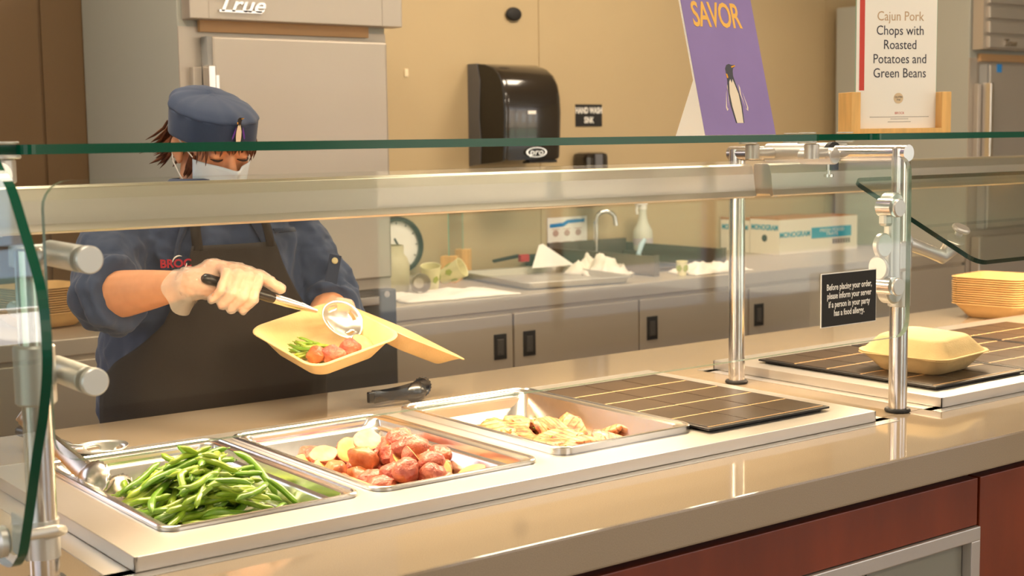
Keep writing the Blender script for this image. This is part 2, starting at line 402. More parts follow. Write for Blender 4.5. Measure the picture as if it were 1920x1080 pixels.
# ------------------------------------------------------------------ tile boards
TILE = mat('brown_tile', srgb(62, 49, 38), .32, var=.12, vscale=14, spec=.5)
GROUT = mat('pale_groove', srgb(205, 165, 115), .5)
TEDGE = mat('black_tile_edge', srgb(24, 18, 14), .4)
def tile_board(x, y, label, n=3, k=5, w=.332, d=.506):
    t = thing('tile_board', label, 'tile board', (x, y, DK+.0003))
    b = MB(); b.box(0, w, 0, d, .004, .0085, bev=.0012); b.box(.012, w-.012, .012, d-.012, 0, .0042); part('base', b, TEDGE, t, world=False)
    b = MB(); mx, my = .008, .012; tw, td = (w-2*mx)/n, (d-2*my)/k
    for i in range(n):
        for j in range(k): b.box(mx+i*tw+.0015, mx+(i+1)*tw-.0015, my+j*td+.003, my+(j+1)*td-.003, .0080, .0098, bev=.0005)
    part('tiles', b, TILE, t, world=False)
    b = MB()
    for j in range(1, k): b.box(mx, w-mx, my+j*td-.0026, my+j*td+.0026, .0084, .0094)
    b.box(mx, w-mx, my-.002, my+.001, .0084, .0094)
    part('groove', b, GROUT, t, world=False)
    return t
tile_board(1.046, -.019, 'brown ridged tile board on the near deck, right of the pork pan')
tile_board(1.711, -.024, 'brown ridged tile board under the closed takeaway box')
tile_board(2.052, -.024, 'brown ridged tile board on the far deck, right of the one under the box')
tile_board(2.393, -.024, 'brown ridged tile board on the far deck, last one at the frame edge')
# ================================================================== sneeze guard: post frames, panes, shelves, lamp bars
PY, RY, TZ, PR = -.042, .408, 1.4255, .0185
def post_frame(x, label, side):
    right = side > 0
    t = thing('guard_post_frame', label, 'guard frame', (x, PY, CT+.001))
    for y in (PY, RY):
        b = MB(); b.cyl((x, y, CT+.004), (x, y, TZ+.012 if right or y > 0 else 1.335), PR, n=28, bev=.003); part('post', b, CHROME, t)
        b = MB(); b.cyl((x, y, CT+.0005), (x, y, CT+.008), .026, n=28, bev=.002); part('base_ring', b, RUBBER, t)
    b = MB(); b.cyl((x, PY-PR if right else .06, TZ), (x, RY+PR, TZ), .0165, n=24); part('top_tube', b, CHROME, t)
    # T sleeve, shelf stand-offs
    b = MB(); b.cyl((x, .14, TZ+.001), (x, .315, TZ+.001), .021, n=24, bev=.003); part('sleeve', b, SATIN, t)
    b = MB(); b.cyl((x, .128, TZ+.001), (x, .139, TZ+.001), .0225, n=24); b.box(x-.01, x+.012, .126, .142, TZ-.036, TZ-.018, bev=.002); part('ring', b, RUBBER, t)
    for dx, ys in ((-.09, (.12, .285)), (.085, (.175, .325))) if right else ((-.09, (.12, .285)), (.02, (.10,)), (.085, (.325,))):
        for y in ys:
            b = MB(); b.cyl((x+dx*.9, y, TZ-.012), (x+dx*.9, y, 1.446), .0155, n=20, bev=.002)
            b.cyl((x+dx*1.05, y, 1.4462), (x+dx*1.05, y, 1.4515), .020, n=24, bev=.0015)
            b.cyl((x, y, TZ), (x+dx*.9, y, TZ), .012, n=14)
            s = part('shelf_support', b, SATIN, t)
            b = MB(); b.cyl((x+dx*1.05, y, 1.4665), (x+dx*1.05, y, 1.4695), .018, n=24, bev=.001); part('cap', b, SATIN, s)
    if not right: return t
    b = MB(); b.cyl((x-.03, .19, TZ-.006), (x-.03, .10, TZ-.006), .017, n=24, bev=.002); part('knob', b, SATIN, t)
    b = MB(); b.cyl((x-.01, .135, TZ-.02), (x-.01, .135, TZ-.045), .0035, n=10); b.cyl((x-.01, .135, TZ-.05), (x-.01, .135, TZ-.044), .010, n=16); part('set_screw', b, CHROME, t)
    return t
fR = post_frame(1.56, 'polished steel post frame with glass clamps, right of the allergy notice', 1)
fL = post_frame(-.18, 'polished steel post frame at the left edge beside the bean pan', -1)
GY = -.117
# right clamps
b = MB(); b.cyl((1.56, PY, 1.117), (1.56, PY, 1.232), .0225, n=28, bev=.0015); part('collar', b, SATIN, fR)
b = MB()
b.box(1.468, 1.50, -.092, -.072, 1.15, 1.33, bev=.006)
b.cyl((1.482, -.094, 1.325), (1.482, -.066, 1.325), .025, n=24, bev=.003); b.cyl((1.482, -.094, 1.157), (1.482, -.066, 1.157), .025, n=24, bev=.003)
b.box(1.475, 1.56, -.075, -.045, 1.19, 1.25, bev=.008)
b.box(1.452, 1.475, -.092, -.072, 1.285, 1.315, frame((0, 0, 0), (1, 0, 0), (0, 1, 0)), bev=.006)
part('clamp_bar', b, SATIN, fR)
for z in (1.322, 1.170):
    b = MB(); b.cyl((1.462, -.1055, z), (1.462, -.07, z), .0185, n=24, bev=.001); s = part('standoff', b, CHROME, fR)
    b = MB(); b.cyl((1.4535, -.124, z), (1.4535, -.1175, z), .0175, n=28, bev=.0015); part('disc', b, SATIN, s)
b = MB(); b.cyl((1.448, -.094, 1.249), (1.448, -.08, 1.249), .024, n=28, bev=.003); b.cyl((1.448, -.082, 1.249), (1.475, -.078, 1.249), .012, n=16); part('knob', b, SATIN, fR)
b = MB(); b.cyl((1.445, -.078, 1.204), (1.454, -.078, 1.204), .024, n=24, bev=.003); b.cyl((1.453, -.078, 1.204), (1.472, -.078, 1.204), .010, n=16); part('knob', b, SATIN, fR)
# left clamps
b = MB(); b.cyl((-.18, PY, 1.135), (-.18, PY, 1.212), .026, n=28, bev=.003); part('collar', b, SATIN, fL)
for z in (1.322, 1.169):
    b = MB(); b.cyl((-.135, .012, z+.001), (-.135, -.1055, z), .0172, n=24, bev=.001); b.cyl((-.18, .008, z), (-.135, .008, z), .014, n=16); b.box(-.19, -.17, PY, .012, z-.014, z+.014, bev=.003)
    s = part('standoff', b, SATIN, fL)
    b = MB(); b.cyl((-.133, -.128, z), (-.133, -.1175, z), .0176, n=28, bev=.0015); part('disc', b, SATIN, s)
b = MB(); b.cyl((-.162, .02, 1.252), (-.148, .02, 1.252), .024, n=24, bev=.004); b.cyl((-.185, .02, 1.252), (-.16, .02, 1.252), .01, n=12); b.cyl((-.18, PY, 1.252), (-.18, .03, 1.252), .01, n=12); part('knob', b, SATIN, fL)
b = MB(); b.box(-.172, -.160, -.05, -.036, .940, .985, bev=.002); b.box(-.2437, -.239, -.176, -.122, .972, 1.022, bev=.002); b.tube([(-.24, -.15, .997), (-.20, -.15, .997), (-.185, -.13, .99), (-.18, -.05, .965)], .007, 10); b.cyl((-.18, PY, .935), (-.18, PY, .985), .021, n=24); part('clamp_bar', b, SATIN, fL)

def slab(name, poly, M, th, faces, edge, label, cat, origin):
    b = MB(); n = len(poly)
    A = [b.bm.verts.new(M @ Vector((x, y, th/2))) for x, y in poly]; B = [b.bm.verts.new(M @ Vector((x, y, -th/2))) for x, y in poly]
    b._f(A, 0); b._f(list(reversed(B)), 0)
    for i in range(n):
        j = (i+1) % n; f = b._f((B[i], B[j], A[j], A[i]), 1, False)
    return single(name, b, [faces, edge], label, cat, origin)
p2 = lambda w, h, r: [(v.x, v.y) for v in rrect(w, h, r, 0, 6)]
# main pane
zb, zt, xa, xb = 1.0705, 1.4205, -.183, 1.4955
slab('sneeze_guard_pane', p2(xb-xa, zt-zb, .034), frame(((xa+xb)/2, -.1115, (zb+zt)/2), (1, 0, 0), (0, 0, 1)), .011, G_PANE, G_EDGE_LIGHT, 'wide clear glass pane hanging over the three food pans', 'glass pane', ((xa+xb)/2, -.11, zb))
# tilted pane of the next bay
a0, a1 = Vector((1.66, .165, 1.3655)), Vector((1.66, -.155, 1.2045))
ln = (a1-a0).length
Mt = frame((a0+a1)/2+Vector((.9, 0, 0)), (1, 0, 0), a0-a1)
slab('sneeze_guard_pane', p2(1.8, ln, .028), Mt, .010, G_TINT, G_EDGE_DARK, 'tilted green tinted glass pane over the far deck, dark slanting edge', 'glass pane', (1.66, -.15, 1.2))
t = fR
b = MB(); b.tube([(1.585, -.028, 1.247), (1.66, -.04, 1.222), (1.695, -.045, 1.209), (1.712, -.05, 1.222), (1.716, -.055, 1.238)], [.0145, .0135, .015, .017, .0175], 16); b.cyl((1.56, -.03, 1.247), (1.592, -.03, 1.247), .022, n=20, bev=.003); part('swing_arm', b, SATIN, t)
nrm = (Mt.to_3x3() @ Vector((0, 0, 1))); nrm = nrm if nrm.z > 0 else -nrm
pc = Vector((1.722, -.064, 1.2535))
b = MB(); b.cyl(pc, pc+nrm*.016, .008, n=12); b.cyl(pc+nrm*.010, pc+nrm*.020, .019, n=24, bev=.003); part('pane_knob', b, SATIN, t)
# curved pane of the bay before (left edge of the picture)
prof = [(-.150, 1.452), (-.173, 1.435), (-.209, 1.417), (-.248, 1.371), (-.28, 1.331), (-.30, 1.297), (-.306, 1.251), (-.302, 1.215), (-.282, 1.165), (-.255, 1.118), (-.22, 1.05), (-.188, .992), (-.172, .976), (-.150, .962), (-.120, .9575)]
fine = []
for i in range(len(prof)-1):
    p0, p1, q, r = (Vector(prof[max(0, min(len(prof)-1, i+k))]) for k in (-1, 0, 1, 2))
    for u in (0, .25, .5, .75):
        fine.append(.5*((2*p1)+(q-p0)*u+(2*p0-5*p1+4*q-r)*u*u+(-p0+3*p1-3*q+r)*u**3))
fine.append(Vector(prof[-1]))
poly = [(p.x, p.y) for p in fine]
poly += [(.62, .9575), (.66, .97), (.66, 1.452)]
slab('sneeze_guard_pane', poly, frame((-.25, 0, 0), (0, 1, 0), (0, 0, 1)), .012, G_TINT, G_EDGE, 'upright end pane with a bowed deep green front edge at the far left', 'glass pane', (-.25, -.2, .97))
b = MB(); b.cyl((-.272, -.150, .995), (-.2565, -.150, .995), .019, n=24, bev=.004); part('pane_knob', b, SATIN, fL)
# glass shelves
SZ = 1.4585
def shelf(x0, x1, label):
    slab('glass_shelf', p2(x1-x0, .32, .02), TRS(((x0+x1)/2, .24, SZ)), .0135, G_TINT, G_EDGE, label, 'glass shelf', ((x0+x1)/2, .24, SZ))
shelf(-.145, 1.468, 'long green-edged glass shelf above the food pans carrying the purple sign')
shelf(1.632, 3.25, 'green-edged glass shelf of the far bay carrying the bamboo menu stand')
shelf(-1.9, -.19, 'green-edged glass shelf of the near bay, cut off by the left picture edge')
# heat lamp bars
ALU = mat('lamp_housing', (.60, .53, .42, 1), .32, .8)
GLOW = emit('lamp_glow', (1.0, .72, .42, 1), 14)
def lamp_bar(x0, x1, label):
    t = thing('heat_lamp_bar', label, 'heat lamp', ((x0+x1)/2, .355, 1.328))
    prof = [(.325, 1.332), (.328, 1.344), (.333, 1.380), (.338, 1.398), (.345, 1.402), (.383, 1.402), (.386, 1.396), (.386, 1.332), (.378, 1.328), (.374, 1.334), (.337, 1.334), (.333, 1.328)]
    M = frame((0, 0, 0), (0, 1, 0), (0, 0, 1))
    b = MB(); b.prism(prof, M, x0, x1); part('housing', b, ALU, t, bevel=.001)
    b = MB(); b.box(x0+.05, x1-.05, .344, .366, 1.3305, 1.3345); part('element', b, GLOW, t, label='glowing warm lamp element')
    for k, xx in enumerate((x0+.02, x1-.03)):
        b = MB(); b.cyl((xx, .338, 1.327), (xx, .338, 1.3325), .004, n=10); part('screw', b, CHROME, t)
    return t
lamp_bar(-.12, 1.535, 'long beige metal heat lamp bar above the food pans, in front of the server')
lamp_bar(1.59, 3.2, 'beige metal heat lamp bar of the far bay behind the tilted glass')

# ------------------------------------------------------------------ allergy notice
t = thing('notice_sign', 'black allergy notice with white lettering stuck on the big glass pane', 'sign', (1.31, -.119, 1.11))
M = frame((1.311, -.1195, 1.1595), (1, 0, 0), (0, 0, 1))
b = MB(); b.box(-.0785, .0785, -.0502, .0502, -.0016, .0002, M); part('board', b, WHITE, t)
b = MB(); b.box(-.0768, .0768, -.0485, .0485, .0002, .0009, M); part('face', b, BLACKM, t)
b = MB()
for i, s in enumerate(['Before placing your order,', 'please inform your server', 'if a person in your party', 'has a food allergy.']):
    b.text(s, M @ TRS((0, .0235-.0162*i, .001)), .0163, .74, .0002, bold=.0003)
part('lettering', b, WHITE, t)

# ------------------------------------------------------------------ purple table sign
PURP = mat('purple_print', srgb(146, 126, 186), .45, var=.05, vscale=5)
YEL = mat('yellow_print', srgb(245, 190, 90), .5); CREAM = mat('cream_print', srgb(240, 226, 205), .5); INK = mat('dark_print', srgb(70, 72, 82), .5)
GOLD = mat('gold_print', srgb(235, 165, 40), .5); VIOL = mat('violet_print', srgb(98, 48, 160), .5); PBLACK = mat('black_print', srgb(16, 14, 20), .5)
ST = SZ+.0068
t = thing('table_sign', 'purple card sign with yellow word and a penguin, standing on the glass shelf', 'sign', (1.27, .12, ST))
up_ = Vector((.012, .27, 1)).normalized()*1
M = frame((1.271, .1195, ST), (.1958, -.002, 0), (.02, .262, 1))
W_, H_ = .1965, .36
b = MB(); b.box(-W_/2, W_/2, 0, H_, -.004, 0, M); part('board', b, WHITE, t)
b = MB(); b.box(-W_/2+.001, W_/2, .0008, H_-.001, .0001, .0008, M); part('face', b, PURP, t)
b = MB(); b.text('SAVOR', M @ TRS((-.008, .2425, .0012)), .072, .62, .0003, bold=.0012, spacing=.92); part('lettering', b, YEL, t)
def penguin(b, M, h, inner=None, mats=(0, 1, 2, 3)):
    """standing penguin drawn in flat layers, height h"""
    cream, dark, gold, arm = mats
    s = h/1.0
    P = lambda pts, d, mi: b.prism([(x*s, y*s) for x, y in pts], M, 0, d, mi)
    P([(-.10, .02), (-.15, .30), (-.155, .55), (-.12, .72), (-.115, .80), (-.12, .92), (-.08, .98), (-.02, 1.0), (.03, .985), (.10, .985), (.12, .965), (.06, .93), (.04, .88), (.03, .80), (.05, .70), (.105, .5), (.115, .3), (.085, .02)], .0002, dark)
    for sg in (-1, 1):
        q = [(sg*.125-.01, .66), (sg*.19-.01, .50), (sg*.25-.01, .28), (sg*.235-.01, .22), (sg*.20-.01, .25), (sg*.16-.01, .38), (sg*.12-.01, .5)][::sg]
        P(q, .0002, arm)
        if inner is not None:
            cx, cy = sum(v[0] for v in q)/7, sum(v[1] for v in q)/7; P([(cx+(x-cx)*.62, cy+(y-cy)*.86) for x, y in q], .0004, inner)
    P([(-.075, .02), (-.115, .30), (-.12, .52), (-.085, .70), (-.05, .745), (-.03, .68), (.0, .745), (.03, .66), (.075, .5), (.085, .3), (.065, .02)], .0004, cream)
    P([(-.115, .76), (-.125, .84), (-.095, .83), (-.085, .77)], .0005, gold); P([(.02, .96), (.11, .98), (.12, .965), (.03, .935)], .0005, gold)
b = MB(); M2 = M @ TRS((.004, .022, .001))
penguin(b, M2, .123, 4, (0, 1, 2, 3))
part('emblem', b, [CREAM, INK, GOLD, CREAM, PURP], t)
b = MB(); bk = frame((1.271, .1195, ST), (.1958, -.002, 0), (.02, .262, 1))
for xx_ in (1.271-W_/2+.004, 1.271+W_/2-.012):
    b = MB(); b.prism([(.0, .0), (.032, .110), (.080, .0)], Matrix(((0, .02, 1, xx_), (1, 0, 0, .1245), (0, 1, 0, ST), (0, 0, 0, 1))), -.0010, .0010); part('stand', b, WHITE, t)

# ------------------------------------------------------------------ bamboo menu stand
t = thing('menu_stand', 'bamboo stand with a clear plate and printed menu sheet on far shelf', 'menu stand', (1.70, .20, ST), (0, 0, R(-22)))
b = MB(); b.box(0, .023, 0, .06, 0, .091, bev=.0015); b.box(.2235, .2474, 0, .06, 0, .091, bev=.0015); b.box(.0225, .224, 0, .06, 0, .011, bev=.0012)
part('holder', b, BAMBOO, t, world=False)
M = frame((.1237, .022, .0112), (1, 0, 0), (0, 0, 1))
b = MB(); b.box(-.1005, .1005, 0, .30, -.0055, -.0035, M)
for f in b.bm.faces: f.material_index = 0 if abs(f.normal.y) > .5 or abs((M.inverted().to_3x3() @ f.normal).z) > .5 else 1
part('clear_plate', b, [G_PANE, G_ACRYL], t, world=False)
b = MB(); b.box(-.0995, .0995, .0, .298, -.0033, -.0030, M); part('sheet', b, PAPER, t, world=False)
b = MB(); b.box(-.092, -.0795, .084, .298, -.0029, -.0027, M); part('red_stripe', b, mat('red_print', srgb(200, 62, 50), .5), t, world=False)
b = MB()
NAVY = mat('navy_print', srgb(40, 42, 58), .5)
for i, s in enumerate(['Cajun Pork', 'Chops with', 'Roasted', 'Potatoes and', 'Green Beans']):
    if i: b.text(s, M @ TRS((.008, .246-.0312*i, -.0028)), .0295, .86, .0002)
part('lettering', b, NAVY, t, world=False)
b = MB(); b.text('Cajun Pork', M @ TRS((.008, .246, -.0028)), .0295, .86, .0002); part('lettering', b, mat('tan_print', srgb(190, 160, 125), .5), t, world=False, label='first line in pale tan letters')
b = MB(); b.lathe([(.0001, .0002), (.0118, .0002), (.0118, 0)], M @ TRS((.0055, .0665, -.0028)), 28, caps=(True, False)); part('round_mark', b, mat('beige_print', srgb(214, 190, 155), .5), t, world=False)
b = MB(); b.text('GLUTEN', M @ TRS((.0055, .069, -.0024)), .0062, .8, .0001); b.text('free', M @ TRS((.0055, .0633, -.0024)), .0062, .9, .0001, shear=.3); part('lettering', b, NAVY, t, world=False)
b = MB(); b.text('BROCK', M @ TRS((.009, .0335, -.0028)), .0072, .9, .0001, spacing=1.15); part('lettering', b, mat('red_print', (0, 0, 0, 1)), t, world=False)
b = MB()
for i in range(3):
    for k in range(46 if i == 0 else (14 if i == 1 else 18)):
        n_ = (46, 14, 18)[i]; xx = .009+(k-n_/2)*.0032; b.box(xx, xx+.0022, .0245-.0045*i-(.002 if i == 2 else 0), .0258-.0045*i-(.002 if i == 2 else 0), -.0028, -.0027, M)
part('small_print', b, mat('grey_print', srgb(120, 112, 108), .6), t, world=False)
# ================================================================== food
BEAN = mat('green_bean_skin', srgb(126, 158, 40), .32, spec=.5, var=.22, vscale=28, coat=.2, sss=.05)
BEAN2 = mat('dark_bean_skin', srgb(98, 138, 34), .32, spec=.5, var=.22, vscale=28, coat=.2)
BEAN3 = mat('yellow_bean_skin', srgb(152, 174, 58), .32, spec=.5, var=.2, vscale=28, coat=.2)
def bean_mesh(L, bend, r, twist, mi):
    pts, rad = [], []
    for k in range(13):
        u = k/12; x = (u-.5)*L
        pts.append((x, bend*(4*(u-.5)**2-1)*L*.5+.004*twist*math.sin(u*6), .0012*math.sin(u*9+twist)))
        e = min(u, 1-u); rad.append(r*(min(1, (e/.10)**.6) if e < .1 else 1)*(1+.07*math.sin(u*26+twist))*(.72 if u < .02 else 1)+.0004)
    b = MB(); b.tube(pts, rad, 10, flat=(1.1, .92))
    b.tube([pts[0], (pts[0][0]-.004, pts[0][1], .001)], [.0014, .0009], 6)
    return b
class Heap:
    """height map that lets pieces rest on what lies below them"""
    def __init__(s, floor, cell=.004): s.h = {}; s.f = floor; s.c = cell
    def at(s, x, y): return s.h.get((round(x/s.c), round(y/s.c)), s.f)
    def put(s, x, y, z):
        k = (round(x/s.c), round(y/s.c))
        if z > s.h.get(k, s.f): s.h[k] = z
rb = random.Random(11)
bean_src = []
for i in range(9):
    L = rb.uniform(.070, .118)
    bean_src.append((L, part('green_bean', bean_mesh(L, rb.uniform(-.18, .22), rb.uniform(.0044, .0056), rb.uniform(-2, 2), 0), [BEAN, BEAN2, BEAN3][i % 3])))
bean_used = set()
def drop_bean(heap, x, y, a, label, group, tilt=0, i=None, lift=0, zfix=None):
    i = rb.randrange(9) if i is None else i; L, src = bean_src[i]
    dx, dy = math.cos(a), math.sin(a); n = 9; hs = []
    for k in range(n):
        u = (k/(n-1)-.5)*L*.9; hs.append((u, heap.at(x+dx*u, y+dy*u)))
    lo = sum(h for u, h in hs[:4])/4; hi = sum(h for u, h in hs[-4:])/4
    sl = max(-.45, min(.45, (hi-lo)/(L*.62)))*.8+tilt
    zc = max(h-u*sl for u, h in hs); zc = .5*zc+.5*sum(h-u*sl for u, h in hs)/n+.0035+lift
    o = src if i not in bean_used else src.copy()
    if i in bean_used: COL.objects.link(o)
    bean_used.add(i)
    o.location = (x, y, zc); o.rotation_euler = (rb.uniform(-.6, .6), -math.atan(sl), a)
    for k in range(31):
        u = (k/30-.5)*L; 
        for v in (-.004, 0, .004): heap.put(x+dx*u-dy*v, y+dy*u+dx*v, zc+u*sl+.0032)
    tag(o, label, 'green bean', group); return o
FLOOR = DK+.0006-.062
hp = Heap(FLOOR+.001)
LB = 'cooked green bean in the heap in the left food pan'
n = 0
while n < 215:
    x = .182+rb.gauss(0, .062); y = .275+rb.gauss(0, .105)
    if not (.06 < x < .285 and .075 < y < .44): continue
    a = rb.gauss(.15, .55) + (PI if rb.random() < .5 else 0)
    L = .05
    if not (.035 < x+math.cos(a)*.05 < .29 and .035 < x-math.cos(a)*.05 < .29 and .05 < y+math.sin(a)*.05 < .47 and .05 < y-math.sin(a)*.05 < .47): continue
    drop_bean(hp, x, y, a, LB, 'green beans in the left pan'); n += 1
for (x, y, a, t_) in ((.225, .40, 2.0, .85), (.26, .24, 1.9, .3), (.23, .12, .2, .0), (.16, .10, .3, .0), (.205, .415, 2.2, .75), (.285, .33, 2.0, .35), (.10, .33, .35, .15), (.285, .16, 2.1, .25), (.14, .18, .9, .1)):
    drop_bean(hp, x, y, a, LB, 'green beans in the left pan', t_, lift=.004)

# ---- red potatoes
PSK = mat('red_potato_skin', srgb(196, 118, 92), .42, spec=.5, bump=.6, bscale=90, var=.30, vscale=34, vcol=srgb(160, 72, 60), coat=.15)
PSK2 = mat('browned_potato_skin', srgb(196, 122, 72), .42, bump=.3, bscale=50, var=.3, vscale=30, vcol=srgb(150, 78, 44), coat=.15)
PFL = mat('potato_flesh', srgb(226, 192, 124), .5, bump=.15, bscale=60, var=.2, vscale=35, vcol=srgb(214, 168, 92))
def lump(b, rx, ry, rz, seed, amp=.12, cut=None, seg=22):
    q = bmesh.new(); bmesh.ops.create_uvsphere(q, u_segments=seg, v_segments=seg*2//3, radius=1)
    for v in q.verts:
        n_ = noise.noise(v.co*1.3+Vector((seed*7.3, seed, 0)))*amp + noise.noise(v.co*3.4+Vector((seed, 4, seed)))*amp*.38+noise.noise(v.co*8+Vector((seed, 9, 2)))*amp*.12
        v.co *= 1+n_
        if cut is not None and v.co.z > cut: v.co.z = cut
    bmesh.ops.scale(q, vec=(rx, ry, rz), verts=q.verts); b.merge(q, None, 0, True); return b
pot_src = []
for i in range(6):
    rx, ry, rz = rb.uniform(.027, .034), rb.uniform(.021, .026), rb.uniform(.018, .022)
    b = MB(); lump(b, rx*.95, ry*.95, rz, i+1, .26)
    pot_src.append((max(rx, ry), rz, part('red_potato', b, PSK if i % 3 else PSK2)))
half_src = []
for i in range(4):
    rx, ry, rz = rb.uniform(.026, .033), rb.uniform(.020, .025), rb.uniform(.020, .024)
    b = MB(); lump(b, rx, ry, rz, i+21, .14, 0.0); o = part('potato_half', b, PSK2 if i % 2 else PSK)
    f = MB(); q = bmesh.new(); bmesh.ops.create_uvsphere(q, u_segments=22, v_segments=14, radius=1)
    for v in q.verts:
        nn = noise.noise(v.co*1.3+Vector(((i+21)*7.3, i+21, 0)))*.14 + noise.noise(v.co*3.4+Vector((i+21, 4, i+21)))*.042
        v.co *= (1+nn)*.955; v.co.z = max(0, v.co.z)*.10
    bmesh.ops.scale(q, vec=(rx, ry, rz), verts=q.verts); bmesh.ops.translate(q, vec=(0, 0, .0003), verts=q.verts); f.merge(q, None, 0, True)
    part('cut_face', f, PFL, o, world=False, label='pale cut potato flesh')
    half_src.append((max(rx, ry), rz, o))
used = set()
def use(src):
    if src.name not in used: used.add(src.name); return src
    return copy_tree(src)
LP, LH = 'whole roasted red potato in the middle food pan', 'roasted potato half with pale cut face in the middle food pan'
hp2 = Heap(FLOOR+.001, .005)
def drop_pot(x, y, half, rot=None, label=None, group=None, heap=None):
    r, rz, src = rb.choice(half_src if half else pot_src); heap = heap or hp2
    ring = [(x+r*.55*math.cos(k), y+r*.55*math.sin(k)) for k in (0, 1.05, 2.1, 3.14, 4.2, 5.2)]
    z = .62*max(heap.at(*p) for p in ring+[(x, y)])+.38*heap.at(x, y)
    o = use(src); o.location = (x, y, z+rz*.82)
    o.rotation_euler = rot or ((rb.uniform(-.5, .5), rb.uniform(-.4, .4), rb.uniform(0, 6.28)) if not half else (rb.uniform(-.1, .9), rb.uniform(-.7, .5), rb.uniform(-.5, .9)))
    for i in range(-6, 7):
        for j in range(-6, 7):
            d = math.hypot(i, j)/6
            if d < 1: heap.put(x+i*r*.155, y+j*r*.155, z+rz*.82+(0 if half else rz*.75)*math.sqrt(1-d*d))
    return tag(o, label or (LH if half else LP), 'potato', group or ('potato halves in the middle pan' if half else 'whole potatoes in the middle pan'))
k = 0
for (x, y, half) in [(.43, .40, 1), (.47, .44, 0), (.40, .33, 0), (.45, .34, 1), (.42, .24, 0), (.47, .27, 0), (.42, .16, 1), (.47, .18, 0), (.43, .09, 0), (.49, .09, 1), (.52, .16, 0), (.52, .24, 0), (.51, .33, 0), (.53, .41, 0), (.58, .44, 1), (.57, .36, 0), (.58, .29, 0), (.57, .21, 1), (.57, .14, 0), (.55, .08, 0), (.61, .09, 1), (.63, .15, 0), (.62, .22, 0), (.63, .30, 0), (.62, .38, 0),
                     (.44, .29, 0), (.49, .38, 0), (.50, .28, 0), (.54, .30, 0), (.55, .24, 1), (.48, .22, 0), (.47, .13, 1), (.53, .12, 0), (.58, .18, 1), (.55, .36, 0), (.59, .33, 1), (.51, .20, 0), (.46, .36, 1), (.52, .38, 1), (.55, .27, 0), (.56, .16, 0), (.60, .12, 1), (.64, .26, 0), (.51, .30, 1), (.57, .25, 0), (.49, .16, 0), (.54, .19, 1), (.61, .34, 0)]:
    rot = None
    if half and k % 3 == 0: rot = (.95, -.15, rb.uniform(-.3, .3)+.5)
    drop_pot(x+rb.uniform(-.008, .008), y+rb.uniform(-.01, .01), half, rot); k += 1

# ---- grilled pork
def pork_material():
    m = bpy.data.materials.new('grilled_pork'); m.use_nodes = True; t = m.node_tree; b = t.nodes['Principled BSDF']
    b.inputs['Roughness'].default_value = .45; b.inputs['Coat Weight'].default_value = .1
    tc = t.nodes.new('ShaderNodeTexCoord'); n = t.nodes.new('ShaderNodeTexNoise'); n.inputs['Scale'].default_value = 45; n.inputs['Detail'].default_value = 6
    t.links.new(tc.outputs['Object'], n.inputs['Vector'])
    cr = t.nodes.new('ShaderNodeValToRGB'); e = cr.color_ramp.elements
    e[0].position = .38; e[0].color = srgb(150, 78, 36); e[1].position = .80; e[1].color = srgb(232, 192, 150)
    x = e.new(.54); x.color = srgb(206, 136, 84)
    t.links.new(n.outputs['Fac'], cr.inputs[0])
    wv = t.nodes.new('ShaderNodeTexWave'); wv.inputs['Scale'].default_value = 22; wv.inputs['Distortion'].default_value = 1.2; wv.inputs['Detail'].default_value = 2
    t.links.new(tc.outputs['Object'], wv.inputs['Vector'])
    c2 = t.nodes.new('ShaderNodeValToRGB'); c2.color_ramp.elements[0].position = .02; c2.color_ramp.elements[1].position = .22
    c2.color_ramp.elements[0].color = (.42, .25, .14, 1); c2.color_ramp.elements[1].color = (1, 1, 1, 1)
    t.links.new(wv.outputs['Fac'], c2.inputs[0])
    mx = t.nodes.new('ShaderNodeMix'); mx.data_type = 'RGBA'; mx.blend_type = 'MULTIPLY'; mx.inputs['Factor'].default_value = .75
    t.links.new(cr.outputs[0], mx.inputs['A']); t.links.new(c2.outputs[0], mx.inputs['B']); t.links.new(mx.outputs['Result'], b.inputs['Base Color'])
    n2 = t.nodes.new('ShaderNodeTexNoise'); n2.inputs['Scale'].default_value = 90; t.links.new(tc.outputs['Object'], n2.inputs['Vector'])
    bp = t.nodes.new('ShaderNodeBump'); bp.inputs['Strength'].default_value = .5; bp.inputs['Distance'].default_value = .004
    t.links.new(n2.outputs['Fac'], bp.inputs['Height']); t.links.new(bp.outputs[0], b.inputs['Normal'])
    return m
PORK = pork_material()
pork_src = []
for i in range(5):
    rx, ry, rz = rb.uniform(.046, .058), rb.uniform(.033, .04), rb.uniform(.011, .014)
    b = MB(); lump(b, rx, ry, rz*1.25, i+51, .45, .62, 36); pork_src.append((rx, rz, part('pork_chop', b, PORK)))
hp3 = Heap(FLOOR+.003, .005)
k = 0
